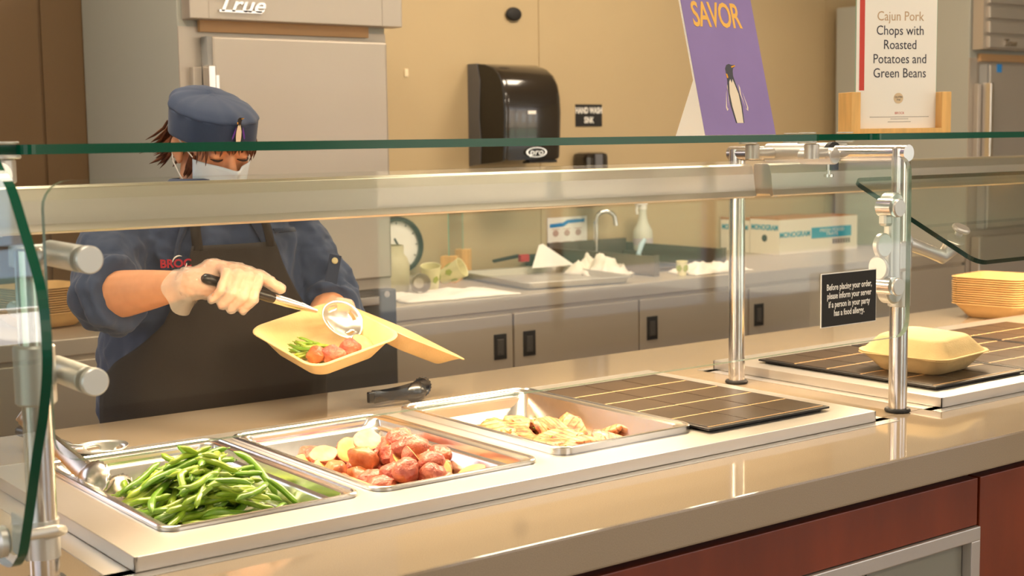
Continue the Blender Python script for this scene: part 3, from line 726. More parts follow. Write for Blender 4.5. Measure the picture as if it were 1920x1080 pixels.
for (x, y) in [(.78, .44), (1.0, .42), (1.0, .30), (.80, .41), (.87, .44), (.95, .42), (.80, .32), (.88, .34), (.97, .33), (.83, .24), (.91, .25), (.99, .24), (.83, .15), (.90, .16), (.98, .15), (.93, .10), (.86, .29), (.94, .30), (.90, .38), (.84, .37), (.96, .20), (.88, .20), (.99, .12)]:
    r, rz, src = rb.choice(pork_src); o = use(src)
    zz = [hp3.at(x+r*.5*c, y+r*.5*s_) for c, s_ in ((0, 0), (1, 0), (-1, 0), (0, 1), (0, -1))]
    z = .5*max(zz)+.5*min(zz)+rz*.8; o.location = (x, y, z)
    o.rotation_euler = (rb.uniform(-.45, .7), rb.uniform(-.5, .5), rb.uniform(-1.2, 1.2)+(.5 if k > 12 else 0)); k += 1
    for i in range(-5, 6):
        for j in range(-5, 6):
            if math.hypot(i, j) < 5.2: hp3.put(x+i*r*.17, y+j*r*.13, z+rz*.55)
    tag(o, 'grilled seasoned pork chop in the thick-rimmed right food pan', 'pork chop', 'pork chops in the right pan')
b = MB()
for i in range(26):
    x, y = rb.uniform(.80, 1.0), rb.uniform(.12, .42); z = hp3.at(x, y)+.004; s = rb.uniform(.002, .0045)
    for q in range(3):
        M = TRS((x+rb.uniform(-s, s), y+rb.uniform(-s, s), z+rb.uniform(0, .002)), (rb.uniform(-.7, .7), rb.uniform(-.7, .7), rb.uniform(0, 6)))
        b.prism([(-s, 0), (-s*.3, -s*.6), (s*.6, -s*.5), (s, 0), (s*.5, s*.6), (-s*.4, s*.5)], M, -.0003, .0003)
tag(single('parsley_flakes', b, mat('parsley', srgb(104, 140, 30), .6), 'chopped green parsley scattered over the grilled pork', 'garnish', (.9, .27, .9)), kind='stuff')

# ================================================================== serving tools
DARKTONG = mat('dark_tong_steel', (.13, .135, .14, 1), .25, .9)
def tongs(M, label, m, spread, L0=.24, hr=.027, w=.0085, dL=0):
    t = thing('serving_tongs', label, 'tongs', M.translation, M.to_euler())
    for sg in (-1, 1):
        L = L0+(dL if sg > 0 else 0)
        b = MB(); ring = []
        N = 22
        for k in range(N+1):
            u = k/N; x = L*u; y = sg*(spread*u**1.1*.5+.004); ww = w*(1.15-.3*math.sin(PI*min(1, u*1.05)))
            tw = sg*.004*(1-abs(2*u-1))
            ring.append([Vector((x, y+tw, -ww)), Vector((x, y+sg*.0035, 0)), Vector((x, y+tw, ww)), Vector((x, y+sg*.0035-sg*.0014, 0))])
        b.rings(ring, True, (True, True)); a = part('arm', b, m, t, world=False)
        b = MB(); rr = []; c = Vector((L+hr*.85, sg*(spread*.5+.004), 0)); nn = 40
        for q, (f, dep) in enumerate(((.02, .012), (.35, .0105), (.65, .0065), (.88, .0015), (1.0, -.002))):
            row = []
            for k in range(nn):
                an = 2*PI*k/nn; r = hr*f*(1+(.045*(1 if k % 2 else -1) if q == 4 and math.cos(an) > -.6 else 0))
                row.append(c+Vector((1.18*r*math.cos(an), sg*dep, r*math.sin(an))))
            rr.append(row)
        b.rings(rr, True, (True, False)); part('scoop', b, m, a, world=False, solid=.0012)
    b = MB(); b.box(-.012, .02, -.006, .006, -w, w, bev=.003); part('hinge', b, m, t, world=False)
    return t
def aim_M(root, tip, upv):
    root, tip = Vector(root), Vector(tip); x = (tip-root).normalized(); z = Vector(upv); z = (z-x*z.dot(x)).normalized(); y = z.cross(x)
    M = Matrix((x, y, z)).transposed().to_4x4(); M.translation = root; return M
tongs(aim_M((.02, .655, .985), (.066, .36, .897), (-.544, .127, -.717)), 'steel serving tongs with scalloped scoops dipping into the green bean pan', mat('tong_steel', (.66, .62, .57, 1), .25, 1), .055, .255, .033, .012)
tongs(aim_M((.765, .70, .9245), (.885, .703, .9255), (0, 0, 1)), 'dark steel tongs lying on the counter behind the potato pan', DARKTONG, .036, .078, .0225, .012, .042)
SPOONM = mat('spoon_steel', (.82, .80, .77, 1), .30, 1)
# spare slotted spoon lying behind the bean pan
def slotted_spoon(name, label, root, neck, bowl, nrm, grip, Lb=.10, Wb=.066, slots=True, rb_=.0095):
    root, neck, bowl = Vector(root), Vector(neck), Vector(bowl); x = (bowl-neck).normalized(); z = Vector(nrm); z = (z-x*z.dot(x)).normalized(); y = z.cross(x)
    t = thing(name, label, 'serving spoon', root)
    d = (neck-root).normalized(); g = root+d*grip
    b = MB(); b.tube([root, root+d*.004, root+d*.012, root+d*grip*.5, g-d*.012, g], [.006, .0115, .0135, .0115, .0135, .012], 16, flat=(1, .8)); h = part('grip', b, BLACK, t)
    b = MB(); b.tube([g, g+d*.03, neck-d*.03, neck], [rb_, rb_, rb_*.9, rb_*.62], 16, flat=(1, .85)); b.tube([neck-d*.02, neck, neck+x*.02], [rb_*.8, .006, .004], 12); part('shaft', b, SPOONM, t)
    M = Matrix((x, y, z)).transposed().to_4x4(); M.translation = bowl
    b = MB(); nr, na = 9, 48; grid = []
    for i in range(nr+1):
        f = i/nr; row = []
        for k in range(na):
            an = 2*PI*k/na; ex = math.cos(an); ey = math.sin(an)
            row.append(b.bm.verts.new(M @ Vector((Lb/2*f*ex*(1-.06*ex), Wb/2*f*ey, -.020*(1-f**2.2)))))
        grid.append(row)
    for i in range(nr):
        for k in range(na):
            j = (k+1) % na; an = math.degrees(2*PI*(k+.5)/na) % 90
            if slots and i == 6 and 24 < an < 62: continue
            b._f((grid[i][k], grid[i][j], grid[i+1][j], grid[i+1][k]), 0, True)
    part('bowl', b, SPOONM, t, solid=.0012)
    return t
slotted_spoon('slotted_spoon', 'slotted steel serving spoon resting behind the bean pan near the tongs', (.055, .80, .935), (.085, .60, .932), (.125, .565, .934), (.1, -.25, 1), .10)

# ================================================================== moulded fibre boxes
def tray_mesh(s, h, top=True, rim=.008, r=.034, taper=.030, dimple=True):
    b = MB(); w = s-2*rim
    L = [(w-2*taper-.05, .02, 0), (w-2*taper-.012, .026, 0), (w-2*taper, .03, .003), (w-2*taper*.45, r, h*.55), (w-.006, r, h-.006), (w, r, h-.003), (w+.004, r, h-.0008), (s-.002, r+.004, h-.0008), (s, r+.004, h-.002)]
    b.rings([rrect(a, a, q, z, 6) for a, q, z in L], True, (True, False)); return b
def clamshell(name, label, M, s=.23, h=.042, hl=.034, lid=None):
    t = thing(name, label, 'takeaway box', M.translation, M.to_euler())
    part('base_tray', tray_mesh(s, h), KRAFT, t, world=False, solid=.0016)
    l = tray_mesh(s-.002, hl, taper=.026)
    bmesh.ops.transform(l.bm, matrix=lid, verts=l.bm.verts)
    part('lid', l, KRAFT, t, world=False, solid=.0016)
    return t
# closed box on the far deck: lid turned over, slightly gaping at the right
lidM = TRS((0, 0, .0785), (0, 0, 0)) @ TRS((0, 0, 0), (PI+R(2.2), R(-1.5), 0))
clamshell('takeaway_box', 'closed cream fibre takeaway box sitting on the far tile board', TRS((1.882, .135, DK+.0102), (0, 0, R(8))), .230, .042, .036, lidM)
# open box held by the server
u_ = (VIEW_RIGHT*math.cos(R(3))-Vector((0, 0, 1))*math.sin(R(3))).normalized()
v_ = (VIEW_DEEP*math.cos(R(18))+Vector((0, 0, 1))*math.sin(R(18))); v_ = (v_-u_*v_.dot(u_)).normalized(); n_ = u_.cross(v_)
bx, by = (u_-v_).normalized(), (u_+v_).normalized()
HB = Matrix((bx, by, n_)).transposed().to_4x4(); HB.translation = Vector((.6496, .69, 1.0752))-n_*.049
hinge = TRS((0, .114, .049), (R(-33), 0, 0)) @ TRS((0, .114, -.034))
clamshell('takeaway_box', 'open cream fibre takeaway box held over the counter by the server', HB, .232, .049, .034, hinge)
# food in the held box
for (x, y, h, lb) in ((.034, -.050, 0, 'browned red potato nearest the beans in the held open box'), (.052, -.022, 0, 'whole red potato in the middle of the held open box'), (.058, .018, 0, 'glossy red potato near the right corner of the held open box'), (.052, .056, 1, 'pale potato half at the back right of the held open box')):
    r, rz, src = (half_src if h else pot_src)[1 if h else (3 if x < .04 else 2 if x < .055 else 5)]; o = use(src)
    P = HB @ Vector((x, y, .026)); o.location = P; o.rotation_euler = (rb.uniform(.2, .8) if h else .2, -.4 if h else .2, rb.uniform(0, 2)); tag(o, lb, 'potato', 'potatoes in the held box')
hh = Heap(0)
for i in range(16):
    L, src = bean_src[i % 9]; o = src.copy(); COL.objects.link(o)
    P = HB @ Vector((-.008+rb.uniform(-.020, .020), -.040+rb.uniform(-.012, .012), .010+.0014*i)); o.location = P; s = rb.uniform(.66, .8); o.scale = (s, s, s)
    a = rb.gauss(.55, .4); e = (HB.to_3x3() @ Euler((0, rb.uniform(-.2, .2), a)).to_matrix()).to_euler(); o.rotation_euler = e
    tag(o, 'cooked green bean in the held open takeaway box', 'green bean', 'green beans in the held box')
# stacks of nested trays
src = None
def tray_stack(x, y, z, n, rz, label, group, s=.232, pitch=.0068):
    global src
    for i in range(n):
        if src is None: o = src = part('fibre_tray', tray_mesh(.232, .045), KRAFT2, solid=.0018)
        else: o = src.copy(); COL.objects.link(o)
        o.location = (x+rb.uniform(-.0012, .0012), y+rb.uniform(-.0012, .0012), z+.001+pitch*i); o.rotation_euler = (0, 0, R(rz)+rb.uniform(-.01, .01)); tag(o, label, 'fibre tray', group)
tray_stack(3.02, .70, CT, 13, 8, 'kraft fibre tray in the short stack on the counter at the right edge', 'short tray stack')
tray_stack(3.30, .62, CT, 15, 8, 'kraft fibre tray in the taller stack cut by the right edge', 'tall tray stack')
tray_stack(-.17, .74, CT, 14, 20, 'kraft fibre tray in the stack behind the left post', 'left tray stack')
tray_stack(.60, 2.30, .937, 12, 12, 'brown fibre tray in the stack on the back bench beside the server', 'bench tray stack')
# ================================================================== kitchen line along the back wall
FY = 1.98
def fridge(x, label, door_label=None, dark_low=False, vents=False, badge=(.10, 1.861)):
    t = thing('upright_fridge', label, 'refrigerator', (x+.345, FY, 0)); W = .692
    b = MB(); b.box(x, x+W, FY, 2.735, .10, 2.08, bev=.004); part('body', b, [FRIDGE_SIDE], t, label='grey painted side panel')
    b = MB(); b.box(x, x+W, FY-.004, FY+.001, .10, 1.80); part('face_frame', b, FRIDGE, t)
    b = MB()
    if vents:
        for k in range(4): b.box(x+.04, x+W+.02, FY-.075, FY-.004, 1.84+.065*k, 1.892+.065*k, bev=.004)
        b.box(x+.015, x+W+.02, FY-.06, FY-.004, 1.835, 2.10)
    else:
        b.box(x+.012, x+W+.028, FY-.062, FY-.004, 1.818, 2.08, bev=.003); b.box(x+.0705, x+.0725, FY-.0632, FY-.061, 1.82, 2.08); b.box(x+W-.045, x+W-.043, FY-.0632, FY-.061, 1.82, 2.08)
    h = part('header', b, FRIDGE, t)
    b = MB(); b.box(x+.06, x+W-.07, FY-.02, FY-.003, 1.785, 1.819); part('gap_strip', b, mat('strip_tan', srgb(190, 150, 105), .5), t)
    zsplit = 1.035
    b = MB(); b.box(x+.082, x+W-.024, FY-.052, FY-.006, zsplit, 1.771, bev=.007); d = part('door', b, FRIDGE, t)
    b = MB(); b.box(x+.068, x+.083, FY-.048, FY-.006, zsplit, 1.771); part('gasket', b, mat('grey_gasket', srgb(150, 148, 144), .6), d)
    b = MB(); b.box(x+.058, x+.080, FY-.075, FY-.03, 1.30, 1.688, bev=.003); b.box(x+.080, x+.092, FY-.068, FY-.052, 1.32, 1.66)
    hd = part('handle', b, CHROME, d)
    b = MB(); b.box(x+.030, x+.057, FY-.03, FY-.004, 1.30, 1.685, bev=.003); part('hinge_plate', b, FRIDGE, d)
    b = MB(); b.box(x+.03, x+W-.01, FY-.052, FY-.006, .14, zsplit-.035, bev=.006); d2 = part('door', b, DARKSTEEL if dark_low else FRIDGE, t, label='dark lower door' if dark_low else None)
    if dark_low:
        b = MB(); b.box(x+.10, x+.60, FY-.085, FY-.05, .955, .985, bev=.004); part('handle', b, CHROME, d2)
        b = MB(); b.cyl((x+.645, FY-.055, .985), (x+.645, FY-.04, .985), .010, n=16); part('bolt', b, CHROME, d2)
    b = MB(); M = frame((x+badge[0], FY-.065 if not vents else FY-.0775, badge[1]), (1, 0, 0), (0, 0, 1))
    s = 1 if not vents else .62
    b.text('True', M @ TRS((.065*s, 0, 0)), .062*s, 1.25, .003, shear=.35, bold=.001); b.box(0, .135*s, -.022*s, -.015*s, 0, .003, M); b.box(-.006, .05*s, .020*s, .026*s, 0, .003, M)
    part('badge', b, CHROME, h)
    return t
fl = fridge(.9185, 'tall stainless fridge behind the server with metal nameplate on its header', dark_low=True)
fr = fridge(4.662, 'tall stainless fridge at the right behind the menu stand', vents=True, badge=(.15, 1.865))
b = MB(); b.box(4.795, 4.832, FY-.0535, FY-.0515, 1.735, 1.772); part('sticker', b, mat('blue_sticker', srgb(40, 140, 220), .5), fr)

# back bench cabinets
def bench(x0, x1, name, label, doors, left=False):
    t = thing(name, label, 'cabinet', ((x0+x1)/2, FY, 0)); zt = .935
    b = MB(); b.box(x0, x1, FY+.012, 2.735, .10, zt-.05); b.box(x0+.02, x1-.02, FY+.06, 2.7, 0, .1); part('body', b, STEEL, t)
    b = MB(); b.box(x0, x1, FY-.004, 2.735, zt-.05, zt, bev=.004); b.box(x0, x1, 2.70, 2.735, zt, zt+.012); part('worktop', b, STEEL, t)
    for i, (a, c, hx) in enumerate(doors):
        b = MB(); b.box(a+.004, c-.004, FY-.006, FY+.012, .14, zt-.062, bev=.003); d = part('door', b, STEEL, t)
        if hx:
            b = MB(); b.box(hx-.027, hx+.027, FY-.0085, FY-.005, .720, .808, bev=.002); p = part('handle', b, BLACK, d)
            b = MB(); b.box(hx-.014, hx+.014, FY-.0105, FY-.008, .735, .790, bev=.002); b.cyl((hx, FY-.013, .742), (hx, FY-.008, .742), .006, n=12); part('latch', b, DARKSTEEL, p)
    return t
bench(1.613, 4.655, 'back_bench', 'long stainless bench with cupboard doors along the back wall', [(1.613, 2.098, 2.04), (2.098, 2.677, 2.165), (2.677, 3.254, 2.74), (3.254, 3.90, 3.31), (3.90, 4.655, 3.96)])
bench(-1.8, .915, 'back_bench', 'stainless bench at the left behind the server', [(-1.0, -.1, None), (-.1, .905, None)])

# sink splash boards, tap, wall fittings
SPL = mat('bronze_splash', (.20, .155, .11, 1), .38, .7)
t = thing('sink', 'hand wash sink with dark side boards and a curved tap', 'sink', (3.08, 2.4, .936))
for x, ya, lab in ((2.885, 2.115, 0), (3.335, 2.20, 1)):
    b = MB(); b.box(x, x+.012, ya, 2.795, .936, 1.012, bev=.002); b.box(x-.006, x+.018, ya-.006, ya+.004, .936, 1.016); part('side_board', b, SPL, t)
b = MB(); b.box(2.90, 3.333, 2.25, 2.262, .936, .95); b.box(2.90, 3.333, 2.782, 2.796, .936, 1.03); part('rim', b, SPL, t)
b = MB(); b.box(2.95, 3.30, 2.3, 2.65, .9355, .9375, bev=.0005); part('basin', b, DARKSTEEL, t)
b = MB(); pts = [(3.105, 2.72, .936), (3.105, 2.72, 1.10)]+[(3.105+.0375*(1-math.cos(a)), 2.72-.02*(1-math.cos(a)), 1.115+.042*math.sin(a)) for a in [k*PI/8 for k in range(1, 8)]]+[(3.182, 2.68, 1.095)]
b.tube(pts, [.010, .010]+[.0095]*7+[.011], 14); b.cyl((3.105, 2.72, .936), (3.105, 2.72, .95), .02, n=18); part('tap', b, CHROME, t)
b = MB(); b.tube([(3.15, 2.5, .985), (3.165, 2.5, 1.02), (3.185, 2.5, 1.045)], [.010, .012, .008], 12); b.cyl((3.15, 2.5, .937), (3.15, 2.5, .99), .011, n=12); part('lever', b, mat('blue_white', srgb(190, 215, 225), .3), t)
# towel dispenser
DISP = mat('smoky_plastic', (.022, .016, .011, 1), .16, spec=.6, coat=.4)
GREYP = mat('grey_plastic', srgb(104, 104, 108), .5)
t = thing('towel_dispenser', 'large smoky black paper towel dispenser on the tan wall', 'dispenser', (2.66, 2.79, 1.36))
side = [(2.797, 1.365), (2.797, 1.765), (2.74, 1.767), (2.69, 1.762), (2.64, 1.748), (2.60, 1.722), (2.578, 1.69), (2.566, 1.64), (2.562, 1.56), (2.566, 1.47), (2.573, 1.385), (2.59, 1.38)]
M = frame((0, 0, 0), (0, 1, 0), (0, 0, 1))
def curved(x0, x1, off=0, xsplit=None):
    b = MB(); rows = []
    xs = [x0, x0+.012, x0+.03, (x0+x1)/2, x1-.03, x1-.012, x1]
    for i, x in enumerate(xs):
        sq = (.012, .004, 0, 0, 0, .004, .012)[i]+off
        rows.append([Vector((x, y+(sq if y < 2.79 else 0), z-(sq if z > 1.6 else -sq))) for y, z in side])
    b.rings(rows, True, (True, True), smooth=True); return b
part('cover', curved(2.512, 2.80), DISP, t)
b = MB(); wav = [(2.798, 1.362), (2.798, 1.768), (2.735, 1.768), (2.715, 1.70), (2.722, 1.62), (2.725, 1.55), (2.715, 1.46), (2.722, 1.37)]
b.prism(wav, M, 2.505, 2.515); part('side_plate', b, GREYP, t)
b = MB(); b.prism([(y+.0, z) for y, z in side], M, 2.508, 2.516); part('side_panel', b, BLACK, t)
b = MB(); b.box(2.64, 2.78, 2.575, 2.62, 1.372, 1.383); part('towel_slot', b, BLACKM, t)
Md = frame((2.665, 2.563, 1.415), (1, 0, 0), (0, 0, 1))
b = MB(); b.lathe([(.052, 0), (.052, .003), (.044, .003), (.044, 0)], Md @ Matrix.Diagonal((1, .38, 1, 1)), 28); b.text('pro', Md @ TRS((0, 0, .001)), .036, 1.3, .001, shear=.2); part('emblem', b, CHROME, t)
b = MB(); b.box(2.625, 2.665, 2.5605, 2.5665, 1.565, 1.578); part('label_strip', b, WHITE, t)
t = thing('soap_dispenser', 'small black soap dispenser on the wall right of the towel dispenser', 'dispenser', (3.10, 2.79, 1.2))
b = MB(); b.box(3.04, 3.165, 2.70, 2.798, 1.21, 1.408, bev=.022); part('body', b, DISP, t)
b = MB(); b.box(3.085, 3.125, 2.694, 2.702, 1.25, 1.40, bev=.003); part('window', b, GREYP, t)
b = MB(); b.box(3.075, 3.13, 2.69, 2.72, 1.195, 1.22, bev=.006); part('push_bar', b, BLACK, t)
t = thing('wall_sign', 'small black hand wash sign with white letters on the tan wall', 'sign', (3.135, 2.8, 1.515))
M = frame((3.136, 2.7985, 1.5645), (1, 0, 0), (0, 0, 1))
b = MB(); b.box(-.074, .074, -.047, .047, 0, .0015, M); part('board', b, BLACKM, t)
b = MB(); b.text('HAND WASH', M @ TRS((0, .02, .0018)), .036, .68, .0003, bold=.0012); b.text('SINK', M @ TRS((0, -.021, .0018)), .036, .68, .0003, bold=.0012); part('lettering', b, WHITE, t)
b = MB(); b.box(2.206, 2.222, 2.7955, 2.7998, 1.715, 1.745); single('wall_tag', b, mat('cream_tag', srgb(240, 222, 185), .5), 'small cream tag stuck on the wall beside the fridge', 'label', (2.214, 2.8, 1.715))
b = MB(); b.ball((2.735, 2.79, 1.975), .04, .012, .028); single('wall_sensor', b, BLACKM, 'dark round wall fitting cut off by the top edge above the towel dispenser', 'wall fitting', (2.735, 2.8, 1.95))
# hand washing poster
t = thing('poster', 'white hand washing poster with a blue band on the wall behind the sink', 'poster', (3.01, 2.8, .98))
M = frame((3.01, 2.797, 1.05), (1, 0, 0), (0, 0, 1))
b = MB(); b.box(-.108, .108, -.085, .085, 0, .0015, M); part('sheet', b, WHITE, t)
BLUE = mat('blue_print', srgb(28, 132, 200), .5)
b = MB(); b.prism([(-.096, .042), (-.02, .046), (.005, .058), (.094, .06), (.094, .075), (.0, .073), (-.024, .062), (-.096, .058)], M, .0015, .0022); part('blue_band', b, BLUE, t)
b = MB()
for i in range(3):
    for j in range(2):
        b.ball(M @ Vector((-.065+.062*i, .018-.055*j, .002)), .016, .001, .014); b.box(-.085+.062*i, -.045+.062*i, .034-.055*j, .037-.055*j, .0015, .002, M)
part('pictures', b, mat('pink_print', srgb(190, 160, 150), .6), t)
# spray bottle
t = thing('spray_bottle', 'translucent white spray bottle standing by the sink', 'spray bottle', (3.374, 2.72, 1.01))
PLAS = mat('milky_plastic', srgb(226, 226, 210), .4, alpha=.85)
b = MB(); b.box(3.30, 3.45, 2.66, 2.79, .936, .9395); b.box(3.31, 3.44, 2.67, 2.78, .9395, .975); part('base_block', b, SPL, t)
b = MB(); b.lathe([(.0001, .976), (.040, .976), (.043, .985), (.043, 1.04), (.040, 1.065), (.022, 1.10), (.017, 1.13), (.016, 1.155)], TRS((3.374, 2.72, 0)), 24, caps=(False, True)); part('bottle', b, PLAS, t)
b = MB(); b.cyl((3.374, 2.72, 1.155), (3.374, 2.72, 1.175), .018, n=20); b.box(3.335, 3.395, 2.708, 2.732, 1.175, 1.20, bev=.004); b.tube([(3.345, 2.72, 1.18), (3.338, 2.72, 1.155), (3.342, 2.72, 1.135)], .006, 8); part('trigger', b, WHITE, t)
b = MB(); b.lathe([(.0436, 1.0), (.0436, 1.03)], TRS((3.374, 2.72, 0)), 24); part('label_band', b, mat('pale_violet', srgb(196, 186, 190), .6), t)
# boxes
BX = mat('white_carton', srgb(228, 218, 200), .75); TEAL = mat('teal_print', srgb(20, 150, 180), .6); CARD = mat('brown_card', srgb(176, 122, 74), .8); HOLE = mat('dark_hole', (.02, .015, .012, 1), .9)
def carton(x0, x1, y0, y1, z0, h, label, front):
    t = thing('carton', label, 'box', ((x0+x1)/2, (y0+y1)/2, z0))
    b = MB(); b.box(x0, x1, y0, y1, z0, z0+h, bev=.002); part('body', b, BX, t)
    b = MB(); b.box(x0+.002, x1-.002, y0+.002, y1-.002, z0+h, z0+h+.003); b.box(x0, x0+.004, y0, y1, z0+h, z0+h+.012); part('flap', b, CARD, t)
    Ml = frame((x0-.0005, (y0+y1)/2, z0+h/2), (0, -1, 0), (0, 0, 1)); wd = (y1-y0)
    b = MB(); b.text('MONOGRAM', Ml @ TRS((0, h*.27, .0004)), .034, wd*.82/.17*.92, .0003, bold=.001); part('print', b, TEAL, t)
    b = MB(); b.lathe([(.0001, .001), (.016, .001), (.016, 0)], Ml @ TRS((.0, -.005, 0)), 18); part('hand_hole', b, HOLE, t)
    if front:
        Mf = frame(((x0+x1)/2, y0-.0005, z0+h/2), (1, 0, 0), (0, 0, 1))
        b = MB(); b.text('MONOGRAM', Mf @ TRS((-.165, .010, .0004)), .034, 1.0, .0003, bold=.001)
        b.box(-.055, .22, -.014, .035, 0, .0008, Mf); part('print', b, TEAL, t)
        b = MB(); b.text('FRESH FOOD\nTRAYS', Mf @ TRS((.085, .0105, .001)), .022, 1.3, .0003, line=.8); part('lettering', b, BX, t)
        b = MB()
        for k in range(7): b.box(.09+.018*k, .104+.018*k, -.045, -.022, 0, .0006, Mf)
        part('barcode', b, mat('grey_print', (0, 0, 0, 1)), t)
    return t
carton(3.92, 4.45, 2.42, 2.60, .936, .157, 'white carton with teal print on the back bench, nearest of the two', True)
carton(3.925, 4.44, 2.607, 2.79, .936, .148, 'white carton with teal band standing behind the nearer printed carton', False)
# wall clock leaning
t = thing('wall_clock', 'round black-rimmed clock leaning on the wall beside the fridge', 'clock', (2.14, 2.76, .95))
M = frame((2.137, 2.775, 1.064), (1, 0, 0), (0, .12, 1))
b = MB(); b.lathe([(.094, .002), (.092, .022), (.098, .028), (.108, .026), (.112, .012), (.112, 0), (.0001, 0)], M, 48); part('case', b, BLACK, t)
b = MB(); b.lathe([(.0001, .010), (.094, .010), (.094, .004)], M, 48); part('face', b, WHITE, t)
b = MB(); b.box(-.045, .004, -.003, .003, .011, .0125, M @ Matrix.Rotation(R(-2), 4, 'Z')); b.box(-.03, .002, -.004, .004, .011, .0125, M @ Matrix.Rotation(R(-62), 4, 'Z'))
for k in range(12): b.box(.080, .090, -.0015, .0015, .011, .012, M @ Matrix.Rotation(PI*k/6, 4, 'Z'))
part('hands', b, BLACK, t)
# jar, scoop cup, paper cups, towel
PALE = mat('cloudy_plastic', srgb(215, 205, 170), .35, alpha=.8)
b = MB(); b.lathe([(.0001, .936), (.070, .936), (.076, .945), (.078, 1.03), (.070, 1.055), (.058, 1.07), (.058, 1.10), (.054, 1.10), (.054, 1.065)], TRS((1.85, 2.38, 0)), 28)
single('storage_jar', b, PALE, 'cloudy plastic jar on the bench beside the fridge', 'jar', (1.85, 2.38, .936))
t = thing('scoop_cup', 'round steel scoop lying on the cloth in front of the jar', 'scoop', (1.90, 2.22, .945))
M = frame((1.885, 2.22, .975), (.92, -.38, .05), (0, .1, 1))
b = MB(); b.lathe([(.0001, -.05), (.02, -.05), (.032, -.035), (.035, -.01), (.0345, 0), (.033, -.005), (.030, -.03), (.018, -.044), (.0001, -.045)], M, 28); part('cup', b, STEEL, t)
b = MB(); b.tube([M @ Vector((0, -.02, -.05)), M @ Vector((.0, -.02, -.12)), M @ Vector((.0, -.025, -.2))], .005, 10); part('handle', b, STEEL, t)
CUPM = mat('printed_cup', srgb(232, 222, 170), .55, var=.0); GRN = mat('green_cup_print', srgb(170, 178, 60), .55)
def cup(loc, rot, label, s=1.):
    t = thing('paper_cup', label, 'cup', loc, rot)
    b = MB(); b.lathe([(.0001, .002), (.026*s, .002), (.026*s, 0), (.036*s, .088*s), (.0375*s, .0885*s), (.0365*s, .0905*s), (.0345*s, .089*s), (.025*s, .006)], None, 26); part('cup_body', b, CUPM, t, world=False)
    b = MB()
    for k in range(5): b.prism([(-.012, -.006), (.0, -.014), (.012, .0), (.004, .015), (-.01, .010)], Matrix.Rotation(k*1.25, 4, 'Z') @ frame((0, -.0312*s, .045*s), (1, 0, 0), (0, -.11, 1)), 0, .0012)
    part('print', b, GRN, t, world=False)
cup((2.045, 2.33, .975), (R(62), R(18), R(25)), 'printed paper cup tipped over beside the cloudy jar')
cup((1.985, 2.31, .938), (R(12), R(-8), 0), 'printed paper cup standing crooked behind the steel scoop')
cup((2.985, 2.07, .936), (0, 0, 0), 'small printed paper cup at the front of the sink boards', .62)
def cloth(name, cx, cy, z, w, d, h, seed, label, cat, m, rz=0, n=26, flat=.25):
    b = MB(); vs = []
    for i in range(n+1):
        row = []
        for j in range(n+1):
            u, v = i/n*2-1, j/n*2-1; q = Vector((u*1.9, v*1.9, seed))
            zz = max(0, (noise.noise(q)+.45))*(1-max(abs(u), abs(v))**4)*h+abs(noise.noise(q*3.1))*h*.35*(1-max(abs(u), abs(v))**6)
            ed = 1+.12*noise.noise(Vector((u*2, v*2, seed+5)))
            row.append(b.bm.verts.new((u*w/2*ed, v*d/2*ed, .002+zz*(1-flat*(abs(u))))))
        vs.append(row)
    for i in range(n):
        for j in range(n): b._f((vs[i][j], vs[i+1][j], vs[i+1][j+1], vs[i][j+1]), 0, True)
    o = part(name, b, m, solid=.003); o.location = (cx, cy, z); o.rotation_euler = (0, 0, R(rz)); return tag(o, label, cat)
cloth('dish_cloth', 1.93, 2.13, .936, .44, .26, .02, 3, 'white cloth spread on the bench under the steel scoop', 'cloth', CLOTHW, -6)
cloth('paper_napkins', 2.82, 2.33, .937, .26, .22, .085, 9, 'crumpled white paper towels on the end of the sheet pan', 'napkins', CLOTHW, 10, 30)
cloth('dish_cloth', 3.17, 2.10, .936, .32, .16, .055, 14, 'pinkish white cloth bundled at the front of the sink', 'cloth', CLOTHW, 0, 30)
# sheet pan
t = thing('sheet_pan', 'flat steel sheet pan lying on the back bench', 'baking pan', (2.49, 2.30, .936), (0, 0, R(-9)))
b = MB(); L = [(.39, .50, .03, .001), (.42, .53, .03, .003), (.435, .545, .03, .024), (.45, .56, .03, .026), (.455, .565, .03, .023)]
b.rings([rrect(w_, d_, r_, z_, 4) for w_, d_, r_, z_ in L], True, (True, False)); part('pan', b, mat('worn_steel', (.55, .51, .43, 1), .45, .6), t, world=False, solid=.0015)
b = MB(); b.prism([(-.085, 0), (-.02, .098), (.0, .104), (.06, .05), (.115, .002)], frame((2.655, 2.47, .9645), (1, -.1, 0), (0, .6, 1)), -.001, .001)
single('paper_sheet', b, PAPER, 'white sheet of paper propped behind the sheet pan', 'paper', (2.65, 2.47, .964))
t = thing('frying_pan', 'black pan with red tipped handle behind the sheet pan', 'pan', (2.79, 2.71, .937))
b = MB(); b.lathe([(.0001, .938), (.05, .938), (.066, .965), (.07, .99), (.066, .99), (.05, .945), (.0001, .943)], TRS((2.795, 2.71, 0)), 28); part('bowl', b, BLACK, t)
b = MB(); b.tube([(2.74, 2.70, .98), (2.66, 2.69, .995), (2.52, 2.66, .985)], [.010, .012, .010], 10, flat=(1, .7)); part('handle', b, BLACK, t)
b = MB(); b.box(2.655, 2.70, 2.66, 2.68, .972, 1.002, bev=.004); part('tip', b, mat('red_plastic', srgb(190, 24, 40), .4), t)
